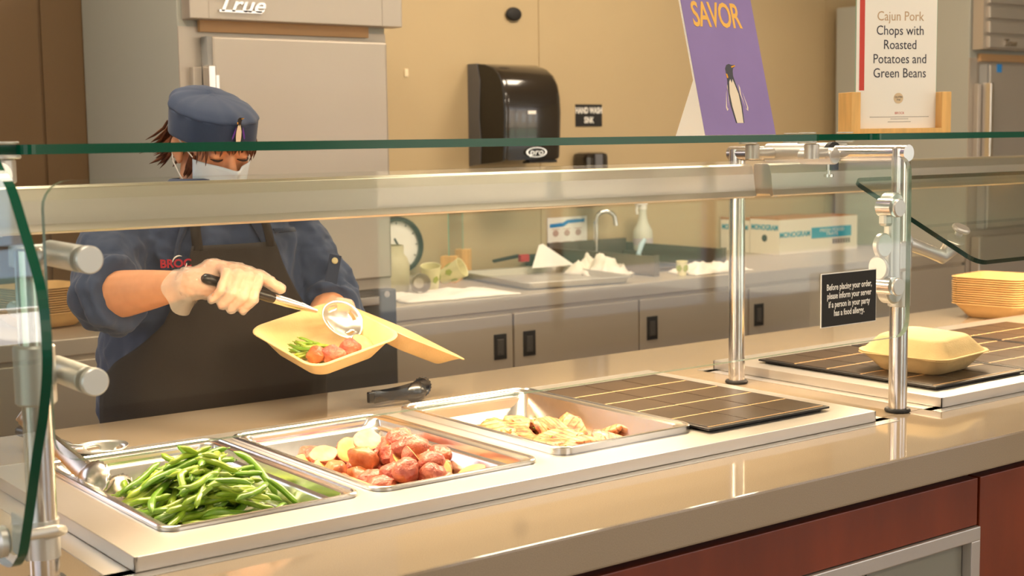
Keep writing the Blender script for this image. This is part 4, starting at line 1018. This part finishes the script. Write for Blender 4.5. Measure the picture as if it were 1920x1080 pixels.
# second, empty bamboo stand
t = thing('menu_stand', 'empty bamboo stand with clear plate on the back bench', 'menu stand', (2.17, 2.47, .936), (0, 0, R(46)))
b = MB(); b.box(0, .05, -.03, .03, 0, .10, bev=.002); b.box(.33, .38, -.03, .03, 0, .10, bev=.002); b.box(.05, .33, -.03, .03, 0, .012); part('holder', b, BAMBOO, t, world=False)
b = MB(); b.box(.02, .36, -.0015, .0015, .013, .30)
for f in b.bm.faces: f.material_index = 0 if abs(f.normal.y) > .5 else 1
part('clear_plate', b, [G_PANE, G_ACRYL], t, world=False)
# ceiling lamp panels
for i, (x, y) in enumerate([(.2, 1.35), (2.3, 1.45), (3.3, 1.45), (-.3, -.9), (1.9, -.9), (.6, -3.2), (3.6, -3.2)]):
    b = MB()
    for q in ((-.31, -.28, -.31, .31), (.28, .31, -.31, .31), (-.28, .28, -.31, -.28), (-.28, .28, .28, .31)): b.box(x+q[0], x+q[1], y+q[2], y+q[3], 2.96, 2.9995)
    tag(part('ceiling_light', b, mat('lamp_frame', srgb(230, 230, 228), .5), origin=(x, y, 2.98)), 'square recessed ceiling light panel frame', 'ceiling light', 'ceiling light panels')
# ================================================================== the server
SKIN = mat('skin', srgb(226, 160, 118), .5, spec=.4, var=.07, vscale=25, sss=.12)
NAVYC = mat('navy_twill', srgb(46, 62, 92), .8, bump=.10, bscale=500, var=.05, vscale=9, sheen=.15)
NAVYD = mat('navy_seam', srgb(42, 54, 78), .85, sheen=.1)
APR = mat('black_apron_cloth', srgb(38, 30, 24), .8, bump=.12, bscale=400, var=.08, vscale=8)
HAIRM = mat('brown_hair', srgb(104, 58, 32), .45, var=.35, vscale=60)
MASKM = mat('mask_paper', srgb(214, 226, 236), .75, bump=.05, bscale=200)
TROU = mat('dark_trousers', srgb(40, 40, 48), .85)
person = thing('person', 'person in navy chef jacket, dark apron, blue cap and face mask spooning food', 'person', (.60, 1.14, 0))
RINGS = [(.60, .60, 1.165, .225, .165), (.80, .60, 1.155, .25, .185), (.92, .60, 1.145, .255, .188), (1.00, .60, 1.142, .25, .182), (1.08, .60, 1.142, .238, .170), (1.16, .60, 1.142, .228, .158), (1.24, .60, 1.142, .222, .142), (1.30, .60, 1.142, .205, .120), (1.335, .602, 1.14, .150, .095), (1.36, .605, 1.138, .095, .078), (1.385, .607, 1.135, .07, .07)]
def ringat(z):
    for a, b in zip(RINGS, RINGS[1:]):
        if a[0] <= z <= b[0]:
            u = (z-a[0])/(b[0]-a[0]); return [a[i]+(b[i]-a[i])*u for i in range(5)]
    return list(RINGS[0] if z < RINGS[0][0] else RINGS[-1])
def surf(th, z, off=0):
    _, cx, cy, rx, ry = ringat(z); s, c = math.sin(th), math.cos(th)
    e = lambda v: math.copysign(abs(v)**.88, v)
    return Vector((cx+(rx+off)*e(s), cy-(ry+off)*e(c), z))
def sframe(th, z, off):
    p = surf(th, z, off); tx = (surf(th+.01, z, off)-surf(th-.01, z, off)); ty = (surf(th, z+.004, off)-surf(th, z-.004, off)); return frame(p, tx, ty)
hc = Vector((.617, 1.125, 1.464)); HM = TRS(hc, (R(17), 0, R(2)))
H = lambda x, y, z: HM @ Vector((x, y, z))
elR, wrR = Vector((.287, .985, 1.152)), Vector((.377, .752, 1.190)); elL, wrL = Vector((.872, 1.03, 1.085)), Vector((.735, .885, 1.062))
shR_, shL_ = Vector((.40, 1.14, 1.275)), Vector((.80, 1.14, 1.275))
# -- right fist around the spoon grip
A0 = Vector((.388, .70, 1.206)); dd = Vector((.944, 0, -.329)); nn_ = Vector((.329, 0, .944)); bk_ = Vector((0, 1, 0))
HP = lambda s, u, y: A0+dd*s+nn_*u+bk_*y
def hand_right(b, g=0.):
    b.caps(wrR, HP(.035, .014, .036), .027+g, .025+g); b.caps(wrR, HP(.075, .024, .034), .026+g, .022+g); b.caps(HP(.03, .022, .032), HP(.105, .030, .026), .022+g, .019+g); b.caps(HP(.015, -.012, .026), HP(.06, -.012, .030), .021+g, .019+g)
    for i, (s, r, k) in enumerate(((.036, .0088, .86), (.059, .0098, .97), (.082, .0101, 1.), (.105, .0098, .95))):
        c = [HP(s, .036*k, .024), HP(s-.001, .026*k, -.026*k), HP(s-.005, -.016*k, -.033*k), HP(s-.010, -.042*k, -.012)]
        for q in range(3): b.caps(c[q], c[q+1], r*(1.08-.07*q)+g, r*(1.02-.08*q)+g, 12)
    c = [HP(.085, .024, .026), HP(.116, .033, .006), HP(.142, .029, -.006), HP(.166, .022, -.008)]
    for q, r in enumerate((.0145, .0115, .0105)): b.caps(c[q], c[q+1], r+g, r*.94+g, 12)
def hand_left(b, g=0.):
    P = lambda x, y, z: HB @ Vector((x, y, z))
    palm = P(-.052, .128, .006); b.caps(wrL, palm, .025+g, .023+g); b.caps(P(-.08, .115, .0), P(-.03, .128, .0), .017+g, .017+g)
    for i, (x, r, L) in enumerate(((-.088, .0085, .050), (-.068, .0095, .062), (-.046, .0098, .066), (-.024, .0092, .056))):
        c = [P(x, .115, -.006), P(x+.004, .115-L*.55, -.0125-g), P(x+.006, .115-L, -.0118-g)]
        for q in range(2): b.caps(c[q], c[q+1], r*(1-.06*q)+g, r*(.95-.06*q)+g, 12)
    c = [P(-.075, .130, .018), P(-.082, .126, .046), P(-.088, .104, .056)]
    for q in range(2): b.caps(c[q], c[q+1], .0118-.001*q+g, .0108-.001*q+g, 12)
b = MB()
b.ball(H(0, .012, .026), .077, .095, .066, HM.to_3x3(), seg=28); b.ball(H(0, -.034, -.022), .063, .056, .082, HM.to_3x3(), seg=24)
b.ball(H(0, -.045, -.078), .044, .044, .036, HM.to_3x3()); b.ball(H(0, -.072, -.096), .020, .018, .017, HM.to_3x3())
for s in (-1, 1):
    b.ball(H(s*.041, -.060, -.028), .019, .019, .019, HM.to_3x3()); b.ball(H(s*.031, -.0805, -.003), .0155, .0125, .0115, HM.to_3x3())
    b.ball(H(s*.0100, -.0985, -.036), .0075, .009, .007, HM.to_3x3()); b.caps(H(s*.016, -.0865, .017), H(s*.046, -.0705, .017), .0105, .009)
    b.ball(H(s*.079, .014, -.012), .008, .019, .031, HM.to_3x3() @ Euler((0, s*.18, s*-.35)).to_matrix()); b.ball(H(s*.074, .008, -.036), .008, .010, .012, HM.to_3x3())
b.caps(H(0, -.083, .010), H(0, -.1035, -.030), .0075, .0105); b.caps(H(-.02, -.082, -.066), H(.02, -.082, -.066), .009, .009)
b.caps(H(0, .02, -.06), (.605, 1.145, 1.33), .058, .062)
b.rings([[surf(2*PI*k/24, z, -.03) for k in range(24)] for z in (.80, .92, 1.0, 1.1, 1.2, 1.28, 1.32, 1.35)])
for sh, el, wr in ((shR_, elR, wrR), (shL_, elL, wrL)):
    b.caps(sh, el, .055, .048); mid = el.lerp(wr, .28); b.caps(el, mid, .047, .0495); b.caps(mid, el.lerp(wr, .62), .0495, .040); b.caps(el.lerp(wr, .62), wr, .040, .0265)
hand_right(b); hand_left(b)
for x in (.50, .70): b.caps((.60+(x-.60)*.8, 1.16, .84), (x, 1.15, .48), .095, .06); b.caps((x, 1.15, .48), (x, 1.17, .09), .058, .04); b.caps((x, 1.17, .06), (x, 1.06, .04), .04, .03)
part('body', bake_remesh(b, .0038, 4, .5), SKIN, person)
# -- face details
b = MB()
for s in (-1, 1):
    pts = [H(s*(.031+.0155*q), -.0945+.0095*q*q, -.0095-.002*(1-q*q)) for q in (-1, -.6, -.2, .2, .6, 1)]
    b.tube(pts, [.0007, .0017, .0022, .0023, .002, .0009], 8)
part('eyelashes', b, mat('lash', srgb(46, 26, 18), .6), person)
b = MB()
for s in (-1, 1):
    b.tube([H(s*.014, -.0965, .018), H(s*.028, -.0925, .0225), H(s*.046, -.079, .018)], [.0025, .0034, .0014], 8)
part('eyebrows', b, HAIRM, person)
# mask
b = MB(); rows = []
NT = 24
for i in range(13):
    v = i/12; z = -.025-.083*v; row = []
    for k in range(NT+1):
        th = R(-74+148*k/NT); rx = .0735-.010*v; ry = .068+.004*math.sin(v*PI)-.008*v
        nose = .030*math.exp(-(th/.26)**2)*max(0, 1-v*1.5)+.012*math.exp(-(th/.6)**2)*math.sin(PI*min(1, v*1.1))
        pl = .0016*math.sin(v*PI*6)*math.cos(th)
        row.append(H(rx*math.sin(th), -.030-(ry+pl)*math.cos(th)-nose, z+.006*(1-v)*abs(math.sin(th))))
    rows.append(row)
b.rings(rows, False); mk = part('face_mask', b, MASKM, person, solid=.001)
b = MB()
for s in (-1, 1):
    b.tube([H(s*.069, -.046, -.017), H(s*.079, -.02, .0), H(s*.085, .008, .017), H(s*.086, .026, .012)], .0014, 8); b.tube([H(s*.060, -.048, -.102), H(s*.077, -.012, -.070), H(s*.083, .018, -.045), H(s*.084, .028, -.02)], .0014, 8)
part('ear_loop', b, WHITE, mk)
# hair
b = MB(); rh = random.Random(6)
def lock(p, d1, d2, L, r):
    p = Vector(p); b.tube([p, p+d1*L*.4, p+d1*L*.6+d2*L*.35, p+d1*L*.65+d2*L*.75], [r*.8, r, r*.75, r*.1], 6, flat=(1, .6))
R3 = HM.to_3x3()
for k in range(26):
    u = -1+2*k/25; L = rh.uniform(.014, .024)*(1 if abs(u) < .7 else 1.9)
    lock(H(.072*u, -.098*math.sqrt(max(0, 1-(u*.78)**2))-.002, .030), R3 @ Vector((rh.uniform(-.25, .25), -.14, -1)).normalized(), R3 @ Vector((rh.uniform(-.5, .5), .1, -1)).normalized(), L, rh.uniform(.0035, .006))
part('fringe', b, HAIRM, person); b = MB()
for s in (-1, 1):
    for k in range(30):
        y = rh.uniform(.035, .10) if k > 4 else rh.uniform(-.055, -.035); z = rh.uniform(-.045, -.005); x = .077*math.sqrt(max(0.05, 1-((y-.012)/.105)**2))
        fl = rh.uniform(.1, .65) if y > .03 else .02
        lock(H(s*x, y, z+.012), R3 @ Vector((s*fl*.8, .25+.4*fl, -1)).normalized(), R3 @ Vector((s*fl*1.3, .4, -.5)).normalized(), rh.uniform(.03, .05), rh.uniform(.004, .0075))
for k in range(30):
    a = rh.uniform(-1, 1); lock(H(.075*a, .085+.02*(1-a*a), rh.uniform(-.02, .03)), R3 @ Vector((a*.3, .35, -1)).normalized(), R3 @ Vector((a*.9, .6, -.7)).normalized(), rh.uniform(.04, .07), rh.uniform(.005, .009))
part('hair', b, HAIRM, person)
# cap
b = MB(); rows = []
prof = [(.024, .094, .116, .008), (.026, .0955, .1175, .008), (.04, .0955, .1175, .008), (.06, .0955, .117, .009), (.078, .095, .116, .010), (.0795, .0942, .1152, .010), (.081, .096, .117, .010), (.085, .0955, .1165, .012), (.092, .091, .110, .016), (.101, .084, .100, .020), (.109, .063, .075, .024), (.114, .036, .043, .026), (.115, .008, .010, .026)]
for z, rx, ry, cy in prof:
    row = []
    for k in range(72):
        a = 2*PI*k/72; w_ = .0035*noise.noise(Vector((math.cos(a)*2.2, math.sin(a)*2.2, z*14)))+(.0022*math.sin(a*13+z*30) if z > .078 else 0)
        back = max(0, math.sin(a)) if z > .08 else 0
        row.append(H((rx+w_)*math.cos(a), cy+(ry+w_)*math.sin(a), z+.010*back-.008))
    rows.append(row)
b.rings(rows, True, (False, True)); cap = part('cap', b, NAVYC, person, subd=1)
b = MB(); th = R(0)
pe = H(.0975*math.sin(th), .008-.1245*math.cos(th), .030); penguin(b, frame(pe, R3 @ Vector((math.cos(th)*.094, math.sin(th)*.116, 0)), R3 @ Vector((0, 0, 1))),   .064, None, (0, 1, 2, 3))
part('emblem', b, [CREAM, PBLACK, GOLD, VIOL], cap)
# jacket
b = MB()
b.rings([[surf(2*PI*k/40, z) for k in range(40)] for z in (.72, .80, .86, .92, .96, 1.0, 1.04, 1.08, 1.12, 1.16, 1.20, 1.24, 1.27, 1.30, 1.32, 1.335, 1.35, 1.36)])
def sleeve(sh, el, wr, r0, r1, cut):
    d = (wr-el).normalized()
    b.caps(sh, sh.lerp(el, .5), r0, r0*1.0, 20); b.caps(sh.lerp(el, .45), el, r0, r1, 20)
    b.caps(el, el+d*cut*.35, r1, r1*.95, 20)
    e = el+d*cut
    b.tube([el+d*cut*.2, e-d*.012, e, e+d*.003], [r1*.96, r1*.98, r1*1.0, r1*.9], 28)
    rg = [e+Vector((0, 0, 0)) for _ in range(1)]
    ax = d; u = ax.cross(Vector((0, 0, 1))).normalized(); v = ax.cross(u)
    for (o, rr, tt) in ((-.006, r1*.99, .010), (-.030, r1*1.02, .011)):
        P = [e+d*(o+.006*math.sin(3*t_))+u*math.cos(t_)*rr+v*math.sin(t_)*rr*1.04 for t_ in [2*PI*k/30 for k in range(31)]]
        b.tube(P, [tt*(1+.25*math.sin(5*k)) for k in range(31)], 8, caps=False)
sleeve(shR_, elR, wrR, .078, .068, .066); sleeve(shL_, elL, wrL, .074, .062, .07)
# hand-laid folds
for p in (((.33, 1.05, 1.27), (.27, .955, 1.19)), ((.36, 1.045, 1.235), (.30, .935, 1.21)), ((.30, 1.07, 1.10), (.27, .95, 1.12)), ((.345, 1.06, 1.18), (.33, .95, 1.225)), ((.87, 1.06, 1.24), (.90, .99, 1.12)), ((.83, 1.06, 1.21), (.86, .965, 1.12))):
    b.caps(p[0], p[1], .010, .013)
for th0, z0, th1, z1 in ((-.9, 1.28, -.55, 1.14), (.95, 1.28, .6, 1.15), (-1.2, 1.06, -.8, 1.10), (-1.35, .98, -1.0, 1.03), (1.2, 1.05, .9, 1.1), (-1.3, .92, -1.05, .86)):
    b.tube([surf(th0+(th1-th0)*q/5, z0+(z1-z0)*q/5, -.002) for q in range(6)], [.002, .008, .009, .009, .007, .002], 8)
t1 = bpy.data.textures.new('wrinkle', 'CLOUDS'); t1.noise_scale = .075; t1.noise_depth = 2
t2 = bpy.data.textures.new('crease', 'CLOUDS'); t2.noise_scale = .028
jk = part('jacket', bake_remesh(b, .0055, 5, .5, [(t1, .026), (t2, .006)]), NAVYC, person)
def strip(path, w, off, m, name, par, th=.003):
    bb = MB(); rows = []
    for (t0, z, ww) in path:
        a = surf(t0-ww, z, off); c = surf(t0+ww, z, off); rows.append([a, surf(t0, z, off+th), c])
    bb.rings(rows, False); return part(name, bb, m, par, solid=th)
q = lambda *a: a
strip([(-.62, 1.10, .02), (-.60, 1.18, .02), (-.52, 1.25, .025), (-.42, 1.30, .05), (-.35, 1.335, .09)], 0, .009, NAVYD, 'lapel', jk)
strip([(.45, 1.10, .02), (.40, 1.18, .03), (.30, 1.24, .05), (.28, 1.29, .10), (.3, 1.33, .13)], 0, .009, NAVYD, 'lapel', jk)
strip([(.62, 1.272, .20), (.63, 1.268, .20), (.64, 1.262, .20)], 0, .012, NAVYD, 'pocket_flap', jk)
bb = MB(); bb.rings([[surf(2*PI*k/40, z, o) for k in range(40)] for z, o in ((1.345, .004), (1.36, .010), (1.385, .012), (1.387, .008), (1.36, .002))], True, (False, False)); part('collar', bb, NAVYC, jk, solid=.002)
bb = MB(); P = Vector((.868, .994, 1.185)); Mb = frame(P+Vector((-.028, -.012, 0)), (.8, -.35, -.2), (.25, .1, 1)); bb.box(-.014, .014, -.05, .022, 0, .004, Mb, bev=.0015); tb = part('sleeve_tab', bb, NAVYD, jk)
bb = MB(); bb.lathe([(.0001, .0065), (.005, .007), (.0072, .006), (.0075, .004)], Mb @ TRS((0, .008, 0)), 18, caps=(True, False)); part('button', bb, mat('horn_button', srgb(196, 184, 140), .35), tb)
bb = MB(); Ml = sframe(-.575, 1.209, .013)
bb.text('BROC', Ml @ TRS((.004, 0, 0)), .0245, 1.0, .0008, bold=.0008); part('embroidery', bb, mat('red_thread', srgb(170, 24, 48), .7), jk)
bb = MB(); c = Ml @ Vector((.012, 0, 0)); bb.tube([Ml @ Vector((.012+.015*math.cos(R(a)), .001+.016*math.sin(R(a)), .001)) for a in (170, 150, 130, 110, 90, 70)], [.0005, .0012, .0016, .0016, .0012, .0005], 8); bb.tube([Ml @ Vector((.012+.015*math.cos(R(a)), .001+.015*math.sin(R(a)), .001)) for a in (-60, -40, -20, 0)], [.0005, .0014, .0014, .0005], 8); part('embroidery', bb, WHITE, jk, label='white swoosh round the letter')
# apron
def aw(z):
    T = [(.50, 1.35), (.90, 1.5), (.965, 1.46), (1.00, 1.25), (1.04, .92), (1.08, .70), (1.14, .56), (1.20, .44), (1.285, .34)]
    for a, c in zip(T, T[1:]):
        if a[0] <= z <= c[0]: return a[1]+(c[1]-a[1])*(z-a[0])/(c[0]-a[0])
    return .4
b = MB(); rows = []
for i in range(61):
    z = .50+.745*i/60; w_ = aw(z); row = []
    for k in range(37):
        th = w_*(-1+2*k/36); n_ = .006*noise.noise(Vector((th*2.5, z*9, 2)))+.004*noise.noise(Vector((th*7, z*5, 5)))+(.006*math.sin(th*9+z*4)*max(0, 1-abs(z-.8)/.3))
        p = surf(th, z, .014+n_)
        if z < .93: p.y = max(p.y, .943)
        row.append(p)
    rows.append(row)
b.rings(rows, False); ap = part('apron', b, APR, person, solid=.002)
strip([(-.33, 1.235, .05), (-.34, 1.28, .05), (-.36, 1.33, .075), (-.5, 1.36, .12)], 0, .014, APR, 'neck_strap', ap)
strip([(.33, 1.235, .05), (.34, 1.28, .05), (.36, 1.33, .075), (.5, 1.36, .12)], 0, .014, APR, 'neck_strap', ap)
# trousers and shoes
b = MB()
for x in (.50, .70): b.caps((.60+(x-.60)*.8, 1.16, .84), (x, 1.15, .48), .118, .085); b.caps((x, 1.15, .48), (x, 1.17, .12), .085, .07)
part('trousers', bake_remesh(b, .012, 6, .5), TROU, person)
for x in (.50, .70):
    b = MB(); b.caps((x, 1.19, .055), (x, 1.03, .045), .052, .044); b.box(x-.05, x+.05, .99, 1.24, .001, .02, bev=.008); part('shoe', bake_remesh(b, .007, 5), BLACK, person)
# gloves
def glove_mat():
    m = bpy.data.materials.new('thin_glove'); m.use_nodes = True; t = m.node_tree; t.nodes.clear()
    out = t.nodes.new('ShaderNodeOutputMaterial'); mx = t.nodes.new('ShaderNodeMixShader'); mx.inputs[0].default_value = .34
    tr = t.nodes.new('ShaderNodeBsdfTransparent'); pb = t.nodes.new('ShaderNodeBsdfPrincipled')
    pb.inputs['Base Color'].default_value = srgb(240, 226, 210); pb.inputs['Roughness'].default_value = .28; pb.inputs['Coat Weight'].default_value = .3
    tc = t.nodes.new('ShaderNodeTexCoord'); n = t.nodes.new('ShaderNodeTexNoise'); n.inputs['Scale'].default_value = 55; n.inputs['Detail'].default_value = 3
    t.links.new(tc.outputs['Object'], n.inputs['Vector']); bp = t.nodes.new('ShaderNodeBump'); bp.inputs['Strength'].default_value = .6; bp.inputs['Distance'].default_value = .006
    t.links.new(n.outputs['Fac'], bp.inputs['Height']); t.links.new(bp.outputs[0], pb.inputs['Normal'])
    t.links.new(tr.outputs[0], mx.inputs[1]); t.links.new(pb.outputs[0], mx.inputs[2]); t.links.new(mx.outputs[0], out.inputs[0]); return m
GLV = glove_mat()
t3 = bpy.data.textures.new('glove_crease', 'CLOUDS'); t3.noise_scale = .022
dR = (wrR-elR).normalized()
b = MB(); hand_right(b, .0022)
b.caps(wrR+dR*.012, HP(.028, -.004, .03), .034, .034, 18)
part('glove', bake_remesh(b, .003, 4, .5, [(t3, .009)]), GLV, person)
b = MB(); u = dR.cross(Vector((0, 0, 1))).normalized(); v = u.cross(dR); rows = []
for k_, (s, r) in enumerate(((.02, .032), (.006, .035), (-.006, .041), (-.016, .047))):
    rows.append([wrR+dR*(s+.004*math.sin(5*t_+k_))+u*math.cos(t_)*r*(1+.08*math.sin(4*t_+1))+v*(math.sin(t_)*r*(1+.06*math.sin(3*t_))-.012*(k_/3)) for t_ in [2*PI*k/40 for k in range(40)]])
b.rings(rows, True, (False, False)); part('glove_cuff', b, GLV, person)
b = MB(); hand_left(b, .0018); part('glove', bake_remesh(b, .0032, 4), GLV, person)
# the spoon in the right hand
slotted_spoon('serving_spoon', 'slotted steel serving spoon with black grip held in the gloved hand', A0, (.618, .70, 1.126), (.703, .703, 1.096), (-.35, -.8, .5), .160, .106, .080, rb_=.0115)
